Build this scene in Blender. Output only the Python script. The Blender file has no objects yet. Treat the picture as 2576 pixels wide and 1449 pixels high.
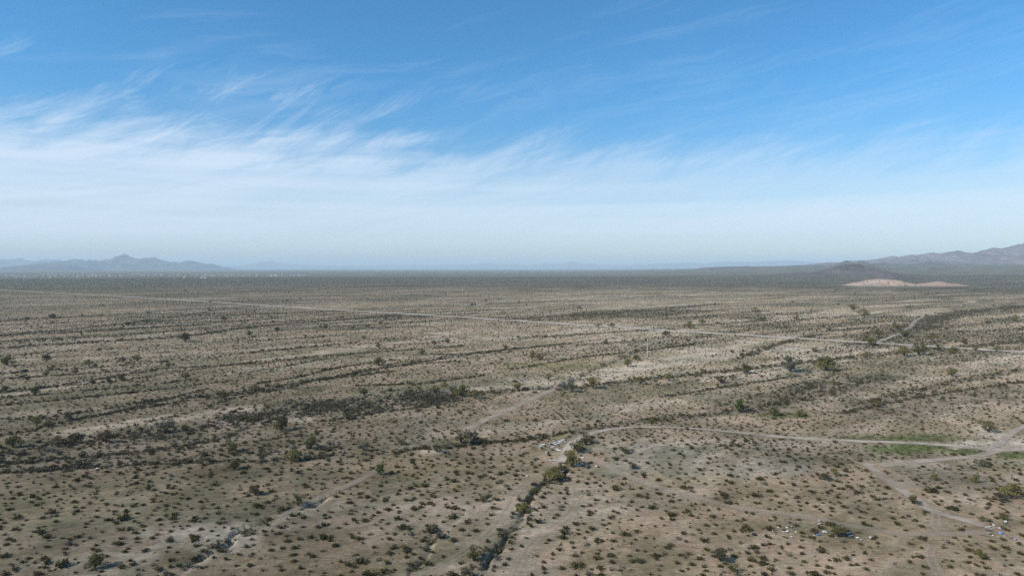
import bpy, bmesh, math, random
import numpy as np
from mathutils import Vector

SC = bpy.context.scene
COL = SC.collection
R = math.radians
RNG = np.random.default_rng(11)
random.seed(7)

# ---------------------------------------------------------------- camera
CAM_H, FPX, HOR = 60.0, 1717.0, 674.0          # metres, focal length and horizon row on a 2576 x 1449 picture
PITCH = math.atan((HOR - 724.5) / FPX)
cam_d = bpy.data.cameras.new('camera')
cam_d.sensor_width = 36.0
cam_d.lens = 36.0 * FPX / 2576.0
cam_d.clip_start, cam_d.clip_end = 1.0, 250000.0
cam = bpy.data.objects.new('camera', cam_d)
COL.objects.link(cam)
cam.location = (0, 0, CAM_H)
cam.rotation_euler = (R(90) + PITCH, 0, 0)
SC.camera = cam

# ---------------------------------------------------------------- light
SUN_EL = 36.0
SUN_DIR = Vector((-0.90, -0.44, 0)).normalized()      # where the sun stands, seen from above
sun_d = bpy.data.lights.new('sun', 'SUN')
sun_d.energy = 4.9
sun_d.angle = R(0.55)
sun_d.color = (1.0, 0.95, 0.87)
sun = bpy.data.objects.new('sun', sun_d)
COL.objects.link(sun)
v = Vector((SUN_DIR.x * math.cos(R(SUN_EL)), SUN_DIR.y * math.cos(R(SUN_EL)), math.sin(R(SUN_EL))))
sun.rotation_euler = (-v).to_track_quat('-Z', 'Y').to_euler()
sun.location = (0, -50, 300)

SC.view_settings.view_transform = 'Standard'
SC.view_settings.look = 'None'
SC.view_settings.exposure = 0.0
SC.view_settings.gamma = 1.0
SC.view_settings.use_curve_mapping = False
SC.render.engine = 'CYCLES'
SC.cycles.max_bounces = 5
SC.cycles.diffuse_bounces = 2
SC.cycles.glossy_bounces = 1
SC.cycles.transparent_max_bounces = 12
SC.cycles.volume_bounces = 1
SC.cycles.use_denoising = False
SC.cycles.denoiser = 'OPENIMAGEDENOISE'
SC.cycles.denoising_input_passes = 'RGB_ALBEDO_NORMAL'
SC.cycles.denoising_prefilter = 'ACCURATE'
SC.cycles.sample_clamp_indirect = 4.0


class NT:
    """small helper for writing node trees"""
    def __init__(self, tree):
        self.t = tree
        tree.nodes.clear()

    def n(self, kind, **kw):
        nd = self.t.nodes.new(kind)
        for k, val in kw.items():
            setattr(nd, k, val)
        return nd

    def put(self, sock, val):
        if hasattr(val, 'is_linked') or isinstance(val, bpy.types.NodeSocket):
            self.t.links.new(val, sock)
        elif isinstance(val, (tuple, list)) and sock.type == 'RGBA' and len(val) == 3:
            sock.default_value = (*val, 1)
        else:
            sock.default_value = val

    def m(self, op, a, b=0.0, c=0.0, clamp=False):
        nd = self.n('ShaderNodeMath', operation=op, use_clamp=clamp)
        for i, x in enumerate((a, b, c)):
            self.put(nd.inputs[i], x)
        return nd.outputs[0]

    def ss(self, x, lo, hi, a=0.0, b=1.0):
        nd = self.n('ShaderNodeMapRange', interpolation_type='SMOOTHSTEP')
        for i, q in enumerate((x, lo, hi, a, b)):
            self.put(nd.inputs[i], q)
        return nd.outputs[0]

    def mix(self, fac, a, b, blend='MIX'):
        nd = self.n('ShaderNodeMix', data_type='RGBA', blend_type=blend)
        self.put(nd.inputs[0], fac)
        self.put(nd.inputs[6], a)
        self.put(nd.inputs[7], b)
        return nd.outputs[2]

    def xyz(self, x, y, z=0.0):
        nd = self.n('ShaderNodeCombineXYZ')
        for i, q in enumerate((x, y, z)):
            self.put(nd.inputs[i], q)
        return nd.outputs[0]

    def sep(self, vec):
        nd = self.n('ShaderNodeSeparateXYZ')
        self.put(nd.inputs[0], vec)
        return nd.outputs

    def noise(self, vec, scale, detail=3.0, rough=0.55, dist=0.0):
        nd = self.n('ShaderNodeTexNoise')
        self.put(nd.inputs['Vector'], vec)
        nd.inputs['Scale'].default_value = scale
        nd.inputs['Detail'].default_value = detail
        nd.inputs['Roughness'].default_value = rough
        nd.inputs['Distortion'].default_value = dist
        return nd.outputs['Fac']

    def map(self, vec, scale=(1, 1, 1), rot=(0, 0, 0)):
        nd = self.n('ShaderNodeMapping')
        self.put(nd.inputs['Vector'], vec)
        nd.inputs['Scale'].default_value = scale
        nd.inputs['Rotation'].default_value = rot
        return nd.outputs[0]


# ---------------------------------------------------------------- sky with thin cirrus
world = bpy.data.worlds.new('World')
SC.world = world
world.use_nodes = True
w = NT(world.node_tree)
sky = w.n('ShaderNodeTexSky', sky_type='NISHITA')
sky.sun_disc = False
sky.sun_elevation = R(SUN_EL)
sky.sun_rotation = math.atan2(SUN_DIR.x, SUN_DIR.y)
sky.altitude = 600
sky.air_density = 1.0
sky.dust_density = 0.6
sky.ozone_density = 2.5
tc = w.n('ShaderNodeTexCoord')
dx, dy, dz = w.sep(tc.outputs['Generated'])
az = w.m('ARCTAN2', dx, dy)                       # 0 straight ahead, + to the right
el = w.m('ARCSINE', dz)
azd = w.m('MULTIPLY', az, 57.2958)
eld = w.m('MULTIPLY', el, 57.2958)
# fall-streak coordinates: fibres climb gently to the right, fanned by a slow warp
warp = w.noise(w.xyz(w.m('MULTIPLY', azd, 0.05), w.m('MULTIPLY', eld, 0.16), 3.1), 1.0, 3, 0.5)
warp = w.m('MULTIPLY', w.m('SUBTRACT', warp, 0.5), 5.0)
lean = w.m('MULTIPLY_ADD', azd, -0.20, eld)
lean = w.m('ADD', lean, warp)
fib = w.noise(w.xyz(w.m('MULTIPLY', azd, 0.07), w.m('MULTIPLY', lean, 0.75), 0.0), 1.0, 7, 0.62, 0.35)
fib2 = w.noise(w.xyz(w.m('MULTIPLY', azd, 0.16), w.m('MULTIPLY', w.m('MULTIPLY_ADD', azd, -0.55, eld), 0.5), 7.0), 1.0, 7, 0.66, 0.5)
bands = w.noise(w.xyz(w.m('MULTIPLY', azd, 0.025), w.m('MULTIPLY', eld, 0.85), 9.0), 1.0, 6, 0.6, 0.2)
big = w.noise(w.xyz(w.m('MULTIPLY', azd, 0.035), w.m('MULTIPLY', eld, 0.12), 4.0), 1.0, 2, 0.5)
# deck: solid veil between about 2 and 10 degrees, its ragged top lower to the right
top = w.m('MULTIPLY_ADD', azd, -0.03, 9.6)
top = w.m('MULTIPLY_ADD', w.m('SUBTRACT', fib2, 0.5), 6.5, top)
top = w.m('MULTIPLY_ADD', w.m('SUBTRACT', fib, 0.5), 5.0, top)
deck = w.ss(w.m('SUBTRACT', eld, top), 2.2, -2.8)
low = w.ss(eld, -0.5, 2.8)
tex = w.m('MULTIPLY_ADD', fib, 0.55, w.m('MULTIPLY', bands, 0.65))
tex = w.ss(tex, 0.28, 0.82, 0.55, 1.0)
side = w.ss(azd, 30.0, -28.0, 0.52, 1.0)
side = w.m('MAXIMUM', side, w.ss(w.m('ABSOLUTE', w.m('SUBTRACT', eld, 4.0)), 2.6, 0.8, 0.0, 0.92))
deck = w.m('MULTIPLY', w.m('MULTIPLY', deck, low), w.m('MULTIPLY', tex, side))
# loose wisps above the deck and faint long streaks near the top
wi = w.ss(w.m('MULTIPLY_ADD', fib2, 0.7, w.m('MULTIPLY', big, 0.5)), 0.62, 0.86)
wi = w.m('MULTIPLY', wi, w.m('MULTIPLY', w.ss(eld, 17.5, 12.5), w.ss(azd, 12.0, -22.0, 0.10, 0.50)))
st = w.m('MULTIPLY', w.ss(w.m('MULTIPLY_ADD', fib, 0.6, w.m('MULTIPLY', big, 0.45)), 0.50, 0.80), 0.22)
cloud = w.m('MAXIMUM', deck, w.m('MAXIMUM', wi, st))
cloud = w.m('MULTIPLY', cloud, 0.84)
tint = w.mix(w.ss(eld, 0.0, 16.0), (0.98, 1.05, 1.10), (0.47, 1.13, 1.44))
sky_mul = w.mix(1.0, sky.outputs[0], tint, 'MULTIPLY')
cc = w.mix(cloud, sky_mul, (7.0, 8.1, 9.4))
bg = w.n('ShaderNodeBackground')
w.put(bg.inputs[0], cc)
bg.inputs[1].default_value = 0.11
out = w.n('ShaderNodeOutputWorld')
w.t.links.new(bg.outputs[0], out.inputs[0])

# ---------------------------------------------------------------- numeric helpers


def _hash(ix, iy, seed):
    h = (ix * 374761393 + iy * 668265263 + seed * 982451653) & 0xFFFFFFFF
    h = ((h ^ (h >> 13)) * 1274126177) & 0xFFFFFFFF
    return ((h ^ (h >> 16)) & 0xFFFF) / 65535.0


def vnoise(x, y, seed=0):
    x = np.asarray(x, float)
    y = np.asarray(y, float)
    ix = np.floor(x).astype(np.int64)
    iy = np.floor(y).astype(np.int64)
    fx, fy = x - ix, y - iy
    ux, uy = fx * fx * (3 - 2 * fx), fy * fy * (3 - 2 * fy)
    a, b = _hash(ix, iy, seed), _hash(ix + 1, iy, seed)
    c, d = _hash(ix, iy + 1, seed), _hash(ix + 1, iy + 1, seed)
    return (a + (b - a) * ux) * (1 - uy) + (c + (d - c) * ux) * uy


def fbm(x, y, seed=0, octv=3):
    s, amp, tot = 0.0, 1.0, 0.0
    for k in range(octv):
        s = s + amp * vnoise(x * 2.03 ** k, y * 2.03 ** k, seed + 17 * k)
        tot += amp
        amp *= 0.5
    return s / tot


def sstep(x, a, b):
    t = np.clip((x - a) / (b - a), 0, 1)
    return t * t * (3 - 2 * t)


WD = R(34)                                    # run of the washes across the plain


def uv_wash(x, y):
    wx = (fbm(x / 260, y / 260, 5, 2) - .5) * 90
    u = x * math.cos(WD) + y * math.sin(WD)
    vv = -x * math.sin(WD) + y * math.cos(WD) + wx
    return u, vv


BUMPS = []                                    # (x, y, height, rx, ry)


def T0(x, y):
    """terrain without the cut gullies"""
    x = np.asarray(x, float)
    y = np.asarray(y, float)
    d = np.hypot(x, y)
    u, vv = uv_wash(x, y)
    z = (fbm(u / 120, vv / 34, 21, 3) - .5) * 1.5 / (1 + (d / 1100) ** 2)
    z = z + (fbm(x / 14, y / 14, 31, 2) - .5) * 0.5 / (1 + (d / 260) ** 4)
    wr = sstep(x / np.maximum(y, 1.0), 0.05, 0.55)
    z = z + 92 * np.clip((d - 2600) / 5500, 0, 1.0) ** 1.5 * wr
    for bx, by, bh, rx, ry in BUMPS:
        z = z + bh * np.exp(-(((x - bx) / rx) ** 2 + ((y - by) / ry) ** 2) ** 1.3)
    return z


cp, sp = math.cos(PITCH), math.sin(PITCH)


def ray(px, py):
    X = (np.asarray(px, float) - 1288.0) / FPX
    Z = -(np.asarray(py, float) - 724.5) / FPX
    return X, cp - sp * Z, sp + cp * Z


def G(px, py):
    """ground point under a point of the 2576 x 1449 survey picture"""
    rx, ry, rz = ray(px, py)
    z = np.zeros_like(rx)
    for _ in range(25):
        t = (CAM_H - z) / np.maximum(-rz, 1e-4)
        z = 0.5 * z + 0.5 * T0(rx * t, ry * t)
    t = (CAM_H - z) / np.maximum(-rz, 1e-4)
    return rx * t, ry * t


def P(x, y, z):
    """picture point of a world point, for naming things by where they show"""
    dz_ = z - CAM_H
    f = y * cp + dz_ * sp
    return 1288 + FPX * x / f, 724.5 - FPX * (-y * sp + dz_ * cp) / f


def gpt(px, py):
    x, y = G(np.array([px]), np.array([py]))
    return float(x[0]), float(y[0])


for px, py, bh, rx, ry in ((1690, 1128, 3.2, 34, 30), (1930, 1170, 1.8, 26, 18), (1083, 1138, 1.0, 6.5, 6.0),
                           (1336, 1130, 0.9, 1.5, 1.8), (1363, 1131, 0.6, 1.2, 1.5), (1431, 1094, 0.8, 1.6, 1.6)):
    bx, by = gpt(px, py)
    BUMPS.append((bx, by, bh, rx, ry))


def line(pts, dens=4):
    """polyline digitised in the picture -> smoothed world polyline"""
    a = np.array(pts, float)
    for _ in range(2 if len(a) > 2 else 0):
        q = a[:-1] * .75 + a[1:] * .25
        r = a[:-1] * .25 + a[1:] * .75
        mid = np.empty((2 * len(q), 2))
        mid[0::2], mid[1::2] = q, r
        a = np.vstack([a[:1], mid, a[-1:]])
    x, y = G(a[:, 0], a[:, 1])
    return np.stack([x, y], 1)


def seg_dist(x, y, poly):
    """distance to a polyline"""
    best = np.full(x.shape, 1e9)
    for (ax, ay), (bx, by) in zip(poly[:-1], poly[1:]):
        ex, ey = bx - ax, by - ay
        L2 = ex * ex + ey * ey + 1e-9
        t = np.clip(((x - ax) * ex + (y - ay) * ey) / L2, 0, 1)
        best = np.minimum(best, (x - ax - t * ex) ** 2 + (y - ay - t * ey) ** 2)
    return np.sqrt(best)


# ---------------------------------------------------------------- lines digitised from the photograph
ROAD = line([(-500, 690), (0, 731), (300, 745), (620, 766), (1000, 789), (1150, 797), (1500, 820), (1900, 845), (2200, 863), (2576, 886), (3100, 920)])
LOOP = line([(1410, 1163), (1425, 1135), (1440, 1115), (1462, 1100), (1490, 1088), (1540, 1079), (1600, 1074), (1717, 1075), (1884, 1091), (2001, 1103), (2151, 1110), (2284, 1114), (2417, 1122), (2510, 1134), (2700, 1128)])
TRACKS = {   # name, width, line, brightness, ruts
    'loop_track': (4.6, LOOP, 1.08, 0),
    'diagonal_track': (4.5, line([(1392, 980), (1330, 1008), (1290, 1028), (1230, 1052), (1160, 1088), (1150, 1100)]), .75, 0),
    'side_road': (4.6, line([(2200, 863), (2212, 859), (2226, 854), (2247, 845), (2262, 841)]), .95, 0),
    'winding_track': (4.0, line([(2282, 836), (2275, 829), (2292, 823), (2299, 812), (2304, 806), (2318, 800), (2326, 790), (2340, 786)]), .75, 0),
    'camp_track': (6.0, line([(1165, 797), (1195, 794), (1240, 786), (1300, 782), (1370, 768), (1480, 748), (1560, 743)]), .8, 0),
    'pole_line_track': (2.6, line([(2010, 943), (2090, 958), (2217, 975), (2330, 990), (2434, 1001), (2576, 1016), (2700, 1030)]), .75, 0),
    'junction_track': (3.0, line([(2400, 1126), (2510, 1128), (2530, 1100), (2560, 1080), (2640, 1050)]), .95, 0),
    'lot_track': (4.0, line([(2515, 1132), (2470, 1146), (2400, 1154), (2300, 1162), (2215, 1172)]), .9, 0),
    'descending_track': (4.2, line([(2180, 1168), (2200, 1182), (2225, 1203), (2262, 1228), (2310, 1262), (2347, 1287), (2400, 1302), (2450, 1315), (2500, 1331)]), .9, 0),
    'spur_track': (3.0, line([(2352, 1290), (2357, 1305), (2352, 1322), (2375, 1345)]), .6, 1),
    'cross_track': (3.0, line([(1478, 1150), (1505, 1158), (1530, 1175), (1580, 1200), (1650, 1225), (1760, 1255), (1870, 1283), (1960, 1290), (2060, 1308), (2150, 1325), (2250, 1342), (2350, 1346), (2470, 1340)]), .52, 0),
    'rutted_track': (2.8, line([(1405, 1165), (1370, 1190), (1330, 1212), (1300, 1232), (1288, 1262), (1268, 1298), (1230, 1342), (1180, 1382), (1120, 1418), (1060, 1452), (1000, 1480)]), .28, 1),
    'faint_track': (2.8, line([(1446, 1225), (1450, 1262), (1428, 1300), (1375, 1335), (1330, 1375), (1310, 1415), (1288, 1460)]), .26, 1),
    'edge_track': (2.8, line([(2346, 1375), (2338, 1398), (2350, 1425), (2372, 1455), (2390, 1490)]), .45, 1),
    'pale_track': (3.0, line([(1690, 851), (1650, 860), (1620, 868), (1580, 884)]), .6, 0),
}
TRACKS['dirt_cut'] = (3.0, line([(1068, 820), (1110, 816), (1150, 813)]), .8, 0)
TRACKS['short_track'] = (3.0, line([(700, 1302), (760, 1272), (850, 1233), (905, 1208), (960, 1180)]), .40, 0)

GULLIES = [   # line, half width, depth
    (line([(1480, 1098), (1462, 1120), (1440, 1150), (1425, 1176), (1379, 1214), (1352, 1231), (1325, 1255), (1317, 1278), (1299, 1305), (1289, 1338), (1259, 1368), (1229, 1400), (1212, 1423), (1192, 1452), (1170, 1490)]), .85, 1.15),
    (line([(1395, 980), (1440, 955), (1492, 930), (1575, 897), (1625, 872)]), 2.2, 1.8),
    (line([(905, 1212), (840, 1240), (780, 1266), (700, 1298), (640, 1325), (580, 1360), (500, 1404), (430, 1449), (380, 1490)]), .75, .75),
    (line([(1158, 1286), (1108, 1330), (1075, 1366), (1058, 1403), (1038, 1445), (1020, 1480)]), .55, 0.45),
    (line([(870, 1150), (950, 1138), (1030, 1124), (1100, 1117), (1160, 1112)]), 1.0, .7),
    (line([(2060, 916), (2120, 905), (2180, 895), (2260, 887)]), 3.0, 1.8),
]
# scrubby washes: line, half width (m), plants per m2, share of grey plants
WASHES = [
    ([(-250, 1185), (0, 1147), (150, 1117), (300, 1100), (450, 1085), (560, 1070), (650, 1050)], 8, .22, .35),
    ([(560, 1062), (700, 1038), (850, 1018), (1000, 1006), (1130, 993)], 17, .34, .5),
    ([(1130, 995), (1280, 982), (1440, 976), (1600, 957), (1750, 941), (1900, 927), (2000, 914), (2150, 898), (2300, 884), (2420, 872), (2700, 850)], 5, .15, .45),
    ([(-250, 1215), (0, 1190), (130, 1181), (270, 1172), (370, 1164), (520, 1163), (700, 1160), (850, 1149), (1000, 1137), (1100, 1126), (1220, 1116), (1350, 1104), (1450, 1086)], 4, .26, .35),
    ([(150, 1165), (300, 1140), (450, 1128), (600, 1120), (720, 1100), (850, 1085)], 2.6, .20, .3),
    ([(1450, 1086), (1560, 1064), (1700, 1050), (1850, 1035), (1980, 1012), (2080, 986), (2150, 965), (2230, 945)], 6, .11, .5),
    ([(1880, 1040), (1990, 1000), (2060, 960), (2110, 930)], 4, .12, .5),
    ([(-250, 1090), (0, 1062), (150, 1046), (300, 1022), (420, 1004), (560, 995), (700, 972), (830, 952), (1000, 933)], 4.5, .20, .2),
    ([(300, 1080), (450, 1045), (560, 1010), (640, 990), (760, 975)], 3, .14, .2),
    ([(-250, 1010), (0, 985), (120, 975), (230, 965), (310, 956), (420, 940), (600, 915), (800, 895)], 3.2, .18, .25),
    ([(0, 1000), (200, 985), (400, 965), (560, 948), (700, 925), (870, 893), (1050, 866), (1180, 850)], 3.0, .16, .25),
    ([(0, 940), (200, 928), (450, 908), (700, 880), (900, 862)], 2.5, .14, .25),
    ([(-250, 892), (0, 876), (150, 866), (300, 857), (400, 852), (500, 842), (600, 826), (750, 812), (860, 805), (1000, 794)], 8, .16, .45),
    ([(0, 845), (200, 836), (350, 826), (520, 815), (700, 800)], 7, .12, .4),
    ([(950, 920), (1100, 898), (1250, 880), (1400, 868), (1550, 850)], 3, .12, .3),
    ([(1640, 975), (1800, 950), (2000, 925)], 3, .07, .3),
    ([(1850, 905), (1930, 875), (2010, 850), (2080, 838)], 5, .09, .2),
    ([(1250, 805), (1420, 795), (1600, 785), (1800, 765)], 12, .08, .4),
    ([(2190, 870), (2280, 842), (2330, 810), (2400, 790), (2576, 770)], 22, .05, .2),
    ([(2180, 1015), (2280, 990), (2380, 965), (2576, 930)], 5, .08, .3),
    ([(1770, 1030), (1900, 1000), (1980, 975), (2040, 955)], 3, .08, .4),
]
WASHES = [(line(p), hw * (.6 if 2.5 < hw < 5 else 1), dn * (1.7 if hw < 5 else 1), gr) for p, hw, dn, gr in WASHES]
for p in ([(-150, 962), (0, 953), (125, 946), (250, 938), (425, 926), (525, 922), (644, 914)], [(-150, 1035), (0, 1020), (150, 1006), (250, 996), (400, 981), (550, 961), (644, 951)],
          [(-150, 1130), (0, 1098), (100, 1078), (200, 1053), (325, 1031), (475, 1008), (644, 988)], [(225, 1051), (375, 1016), (525, 978)], [(25, 1166), (200, 1151), (350, 1138), (500, 1116), (600, 1093)],
          [(644, 966), (744, 951), (844, 926), (906, 916), (1000, 905)], [(644, 988), (719, 978), (794, 956), (869, 943), (931, 928), (1044, 916), (1160, 908)], [(644, 916), (769, 901), (919, 888), (1069, 878), (1169, 870)],
          [(1044, 893), (1144, 891), (1288, 886)], [(894, 971), (1069, 966), (1219, 943)], [(794, 1063), (969, 1036), (1119, 1016)], [(0, 845), (300, 818), (567, 778)], [(0, 808), (167, 798), (333, 788), (533, 775)],
          [(333, 841), (567, 821), (859, 798)], [(859, 946), (1025, 916), (1225, 885), (1425, 865)], [(-150, 1000), (0, 990), (150, 970), (280, 948), (400, 930)], [(1288, 930), (1450, 900), (1600, 885), (1760, 865)],
          [(1300, 850), (1500, 838), (1700, 828)], [(1660, 1000), (1850, 970), (2010, 945)], [(2120, 1040), (2250, 1010), (2400, 985), (2576, 960)]):
    WASHES.append((line(p), 1.7, .60, .3))
for p, hw, q_ in (([(-100, 1150), (150, 1130), (400, 1110), (620, 1085)], 16, .05), ([(-100, 1170), (250, 1160), (600, 1145), (850, 1120)], 12, .055), ([(850, 1040), (1000, 1020), (1150, 1003)], 9, .16),
                  ([(100, 1060), (350, 1030), (560, 1000)], 10, .04), ([(1900, 1020), (2050, 985), (2200, 950)], 22, .02), ([(2200, 1040), (2400, 1005), (2600, 980)], 20, .02)):
    WASHES.append((line(p), hw, q_, .4))
for g, n, q_ in ((0, 2.4, .17), (2, 1.8, .30), (3, 2.0, .16), (1, 2.2, .16)):
    WASHES.append((GULLIES[g][0], n, q_, .45))

BARE = [(line([(905, 1218), (840, 1247), (780, 1276), (700, 1309), (600, 1362), (500, 1416), (430, 1462)]), 1.1, 'bare', .42),
        (line([(1172, 1292), (1120, 1336), (1086, 1370), (1068, 1405), (1050, 1447)]), .8, 'bare', .5),
        (line([(180, 1086), (330, 1066), (500, 1042), (640, 1026)]), 7, 'pink', .9),
        (line([(660, 1064), (760, 1054)]), 5, 'pink', .9),
        (line([(0, 994), (150, 976), (330, 950)]), 4.5, 'pink', .8),
        (line([(0, 906), (300, 899), (600, 881), (860, 866)]), 7, 'pink', .7),
        (line([(650, 908), (860, 880), (1000, 862), (1150, 836)]), 9, 'pink', .8),
        (line([(0, 865), (250, 850), (480, 834)]), 9, 'pink', .6),
        (line([(0, 756), (150, 752), (330, 747)]), 30, 'bare', .7),
        (line([(1700, 905), (1900, 885), (2100, 870)]), 14, 'bare', .5),
        (line([(1480, 760), (1700, 745)]), 20, 'bare', .5),
        (line([(1400, 880), (1700, 858), (1860, 848)]), 9, 'bare', .5),
        (line([(1500, 950), (1640, 925), (1760, 905)]), 8, 'bare', .5)]
PATCH = [(2250, 1103, 150, 9, 'green', .85), (2330, 1124, 140, 12, 'green', 1.0), (2470, 1139, 75, 6, 'green', .8),
         (2570, 1155, 60, 14, 'green', .9), (2480, 1172, 100, 13, 'forb', .9), (1950, 1046, 95, 6, 'green', .8),
         (1830, 1086, 80, 6, 'forb', .9), (1380, 918, 150, 12, 'olive', .7), (2130, 1100, 120, 14, 'forb', .7),
         (2465, 1119, 115, 8, 'bare', 1.0), (2550, 1105, 50, 22, 'bare', .7), (2290, 1166, 150, 9, 'pink', .7),
         (2480, 1156, 80, 9, 'pink', .7), (1085, 1134, 42, 8, 'pink', 1.0), (720, 1060, 65, 7, 'pink', .8),
         (1640, 1150, 170, 38, 'grey', .9), (1940, 1170, 110, 22, 'grey', .8), (2380, 1200, 140, 22, 'grey', .5),
         (1000, 1172, 260, 22, 'brown', .6), (2150, 1075, 150, 18, 'brown', .5), (700, 1235, 260, 25, 'brown', .45),
         (2490, 1333, 17, 5, 'ash', .95), (2475, 1345, 20, 4, 'ash', .6), (520, 1350, 130, 40, 'pale', .7), (260, 1420, 160, 28, 'pale', .5),
         (2080, 1328, 150, 16, 'forb', .8), (1400, 1100, 30, 9, 'olive', .4), (1380, 1125, 45, 9, 'pink', .5),
         (300, 1265, 380, 50, 'forb', .6), (1240, 1200, 160, 22, 'forb', .3), (1750, 985, 300, 25, 'forb', .55),
         (1180, 945, 260, 14, 'forb', .45), (2250, 930, 250, 22, 'forb', .4), (282, 698, 22, 1.2, 'bare', .9), (1195, 766, 30, 3, 'bare', .8),
         (1950, 703, 22, 3, 'bare', .7), (2560, 700, 40, 3, 'bare', .5), (2075, 714, 40, 1.5, 'bare', .6),
         (1220, 771, 40, 2, 'olive', .6)]
SOIL = {'tan': (.290, .216, .146), 'pink': (.375, .295, .218), 'bare': (.455, .380, .295), 'grey': (.232, .203, .155),
        'green': (.122, .132, .052), 'forb': (.195, .164, .102), 'olive': (.215, .195, .090), 'brown': (.250, .180, .115),
        'ash': (.045, .045, .048), 'pale': (.320, .270, .215), 'far': (.135, .122, .086), 'wash': (.190, .152, .108)}


def cut(x, y):
    z = np.zeros_like(x)
    near = np.hypot(x, y) < 900
    if near.any():
        xn, yn = x[near], y[near]
        zz = np.zeros_like(xn)
        for poly, hw, dep in GULLIES:
            d = seg_dist(xn + (fbm(xn / 9, yn / 9, 75, 2) - .5) * 5, yn + (fbm(xn / 9, yn / 9, 76, 2) - .5) * 5, poly) + (fbm(xn / 2.6, yn / 2.6, 77, 2) - .5) * hw * 1.6
            zz = np.minimum(zz, -dep * (1 - sstep(d, hw * .35, hw * 1.25)) * sstep(fbm(xn / 16, yn / 16, 78, 2), .30, .55))
        z[near] = zz
    return z


def T(x, y):
    x = np.atleast_1d(np.asarray(x, float))
    y = np.atleast_1d(np.asarray(y, float))
    return T0(x, y) + cut(x, y)


def far_wash(x, y):
    """0..1: how far a spot lies in one of the countless small washes of the plain"""
    u, vv = uv_wash(x, y)
    n = np.abs(fbm(u / 420, vv / 42, 51, 3) - .5) * 2
    n2 = np.abs(fbm(u / 900, vv / 110, 57, 2) - .5) * 2
    return np.maximum(1 - sstep(n, .02, .17), .9 * (1 - sstep(n2, .02, .12)))


def soil(x, y):
    d = np.hypot(x, y)
    u, vv = uv_wash(x, y)
    c = np.empty(x.shape + (3,))
    c[:] = SOIL['tan']

    def lay(k, a):
        nonlocal c
        c = c + (np.array(SOIL[k]) - c) * np.clip(a, 0, 1)[..., None]
    lay('forb', .75 * sstep(fbm(u / 75, vv / 30, 61, 3), .45, .68))
    lay('pink', .85 * sstep(fbm(u / 110, vv / 24, 67, 3), .49, .66))
    lay('brown', .45 * sstep(fbm(x / 45, y / 45, 71, 3), .52, .72))
    lay('grey', .45 * sstep(fbm(x / 33, y / 33, 73, 3), .55, .75))
    lay('forb', .45 * sstep(-x / np.maximum(y, 1), -.02, .6) * (1 - sstep(d, 350, 900)))  # forb cover at left, also carrying part of the painted falloff there
    c = c * (1 + .42 * sstep(x / np.maximum(y, 1), -.55, .30) * sstep(d, 220, 430) * (1 - .5 * sstep(d, 1200, 2400)))[..., None]  # view-dependent brightness of the middle and right ground, painted into the soil colour
    c = c * (1 - .32 * sstep(-x / np.maximum(y, 1), -.25, .50) * (1 - sstep(d, 240, 520)))[..., None]  # lens falloff over the left foreground, painted as darker soil
    lay('far', .55 * far_wash(x, y) * sstep(d, 350, 700))
    near = (d < 1500) & (y > 60)
    xn, yn = x[near], y[near]
    cn = c[near]
    nz = fbm(xn / 6, yn / 6, 81, 3) - .5
    for poly, hw, k, a in BARE:
        q = seg_dist(xn, yn, poly) / hw + nz * 1.3
        cn = cn + (np.array(SOIL[k]) - cn) * (a * (1 - sstep(q, .55, 1.25)))[:, None]
    for poly, hw, dn, gr in WASHES:
        q = seg_dist(xn, yn, poly) / hw + nz * 1.2
        cn = cn + (np.array(SOIL['wash']) - cn) * (.7 * (1 - sstep(q, .4, 1.1)))[:, None]
    c[near] = cn
    nz = fbm(x / 7, y / 7, 83, 3) - .5
    for px, py, rx, ry, k, a in PATCH:
        gx, gy = gpt(px, py)
        dd = math.hypot(gx, gy)
        q = np.sqrt(((x - gx) / (rx / FPX * dd)) ** 2 + ((y - gy) / (ry * dd * dd / (CAM_H * FPX))) ** 2)
        amp = 1.5 if dd < 1000 else .4
        lay(k, a * (1 - sstep(q + nz * amp, .55, 1.15)))
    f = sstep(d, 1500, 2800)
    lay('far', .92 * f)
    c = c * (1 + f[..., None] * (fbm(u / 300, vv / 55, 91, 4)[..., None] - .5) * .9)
    return c


# ---------------------------------------------------------------- materials


def material(name, rough=.9):
    mt = bpy.data.materials.new(name)
    mt.use_nodes = True
    h = NT(mt.node_tree)
    b = h.n('ShaderNodeBsdfPrincipled')
    b.inputs['Roughness'].default_value = rough
    b.inputs['Specular IOR Level'].default_value = .15
    o = h.n('ShaderNodeOutputMaterial')
    h.t.links.new(b.outputs[0], o.inputs[0])
    return mt, h, b, o


def simple(name, col, var=.25, scale=3.0, rough=.85, spread=0.0):
    mt, h, b, o = material(name, rough)
    tcn = h.n('ShaderNodeTexCoord')
    n = h.noise(tcn.outputs['Object'], scale, 4, .6)
    k = h.ss(n, .25, .75, 1 - var, 1 + var)
    if spread:
        oi = h.n('ShaderNodeObjectInfo')
        k = h.m('MULTIPLY', k, h.m('MULTIPLY_ADD', oi.outputs['Random'], 2 * spread, 1 - spread))
    h.put(b.inputs['Base Color'], h.mix(1.0, col, h.xyz(k, k, k), 'MULTIPLY'))
    return mt


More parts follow.
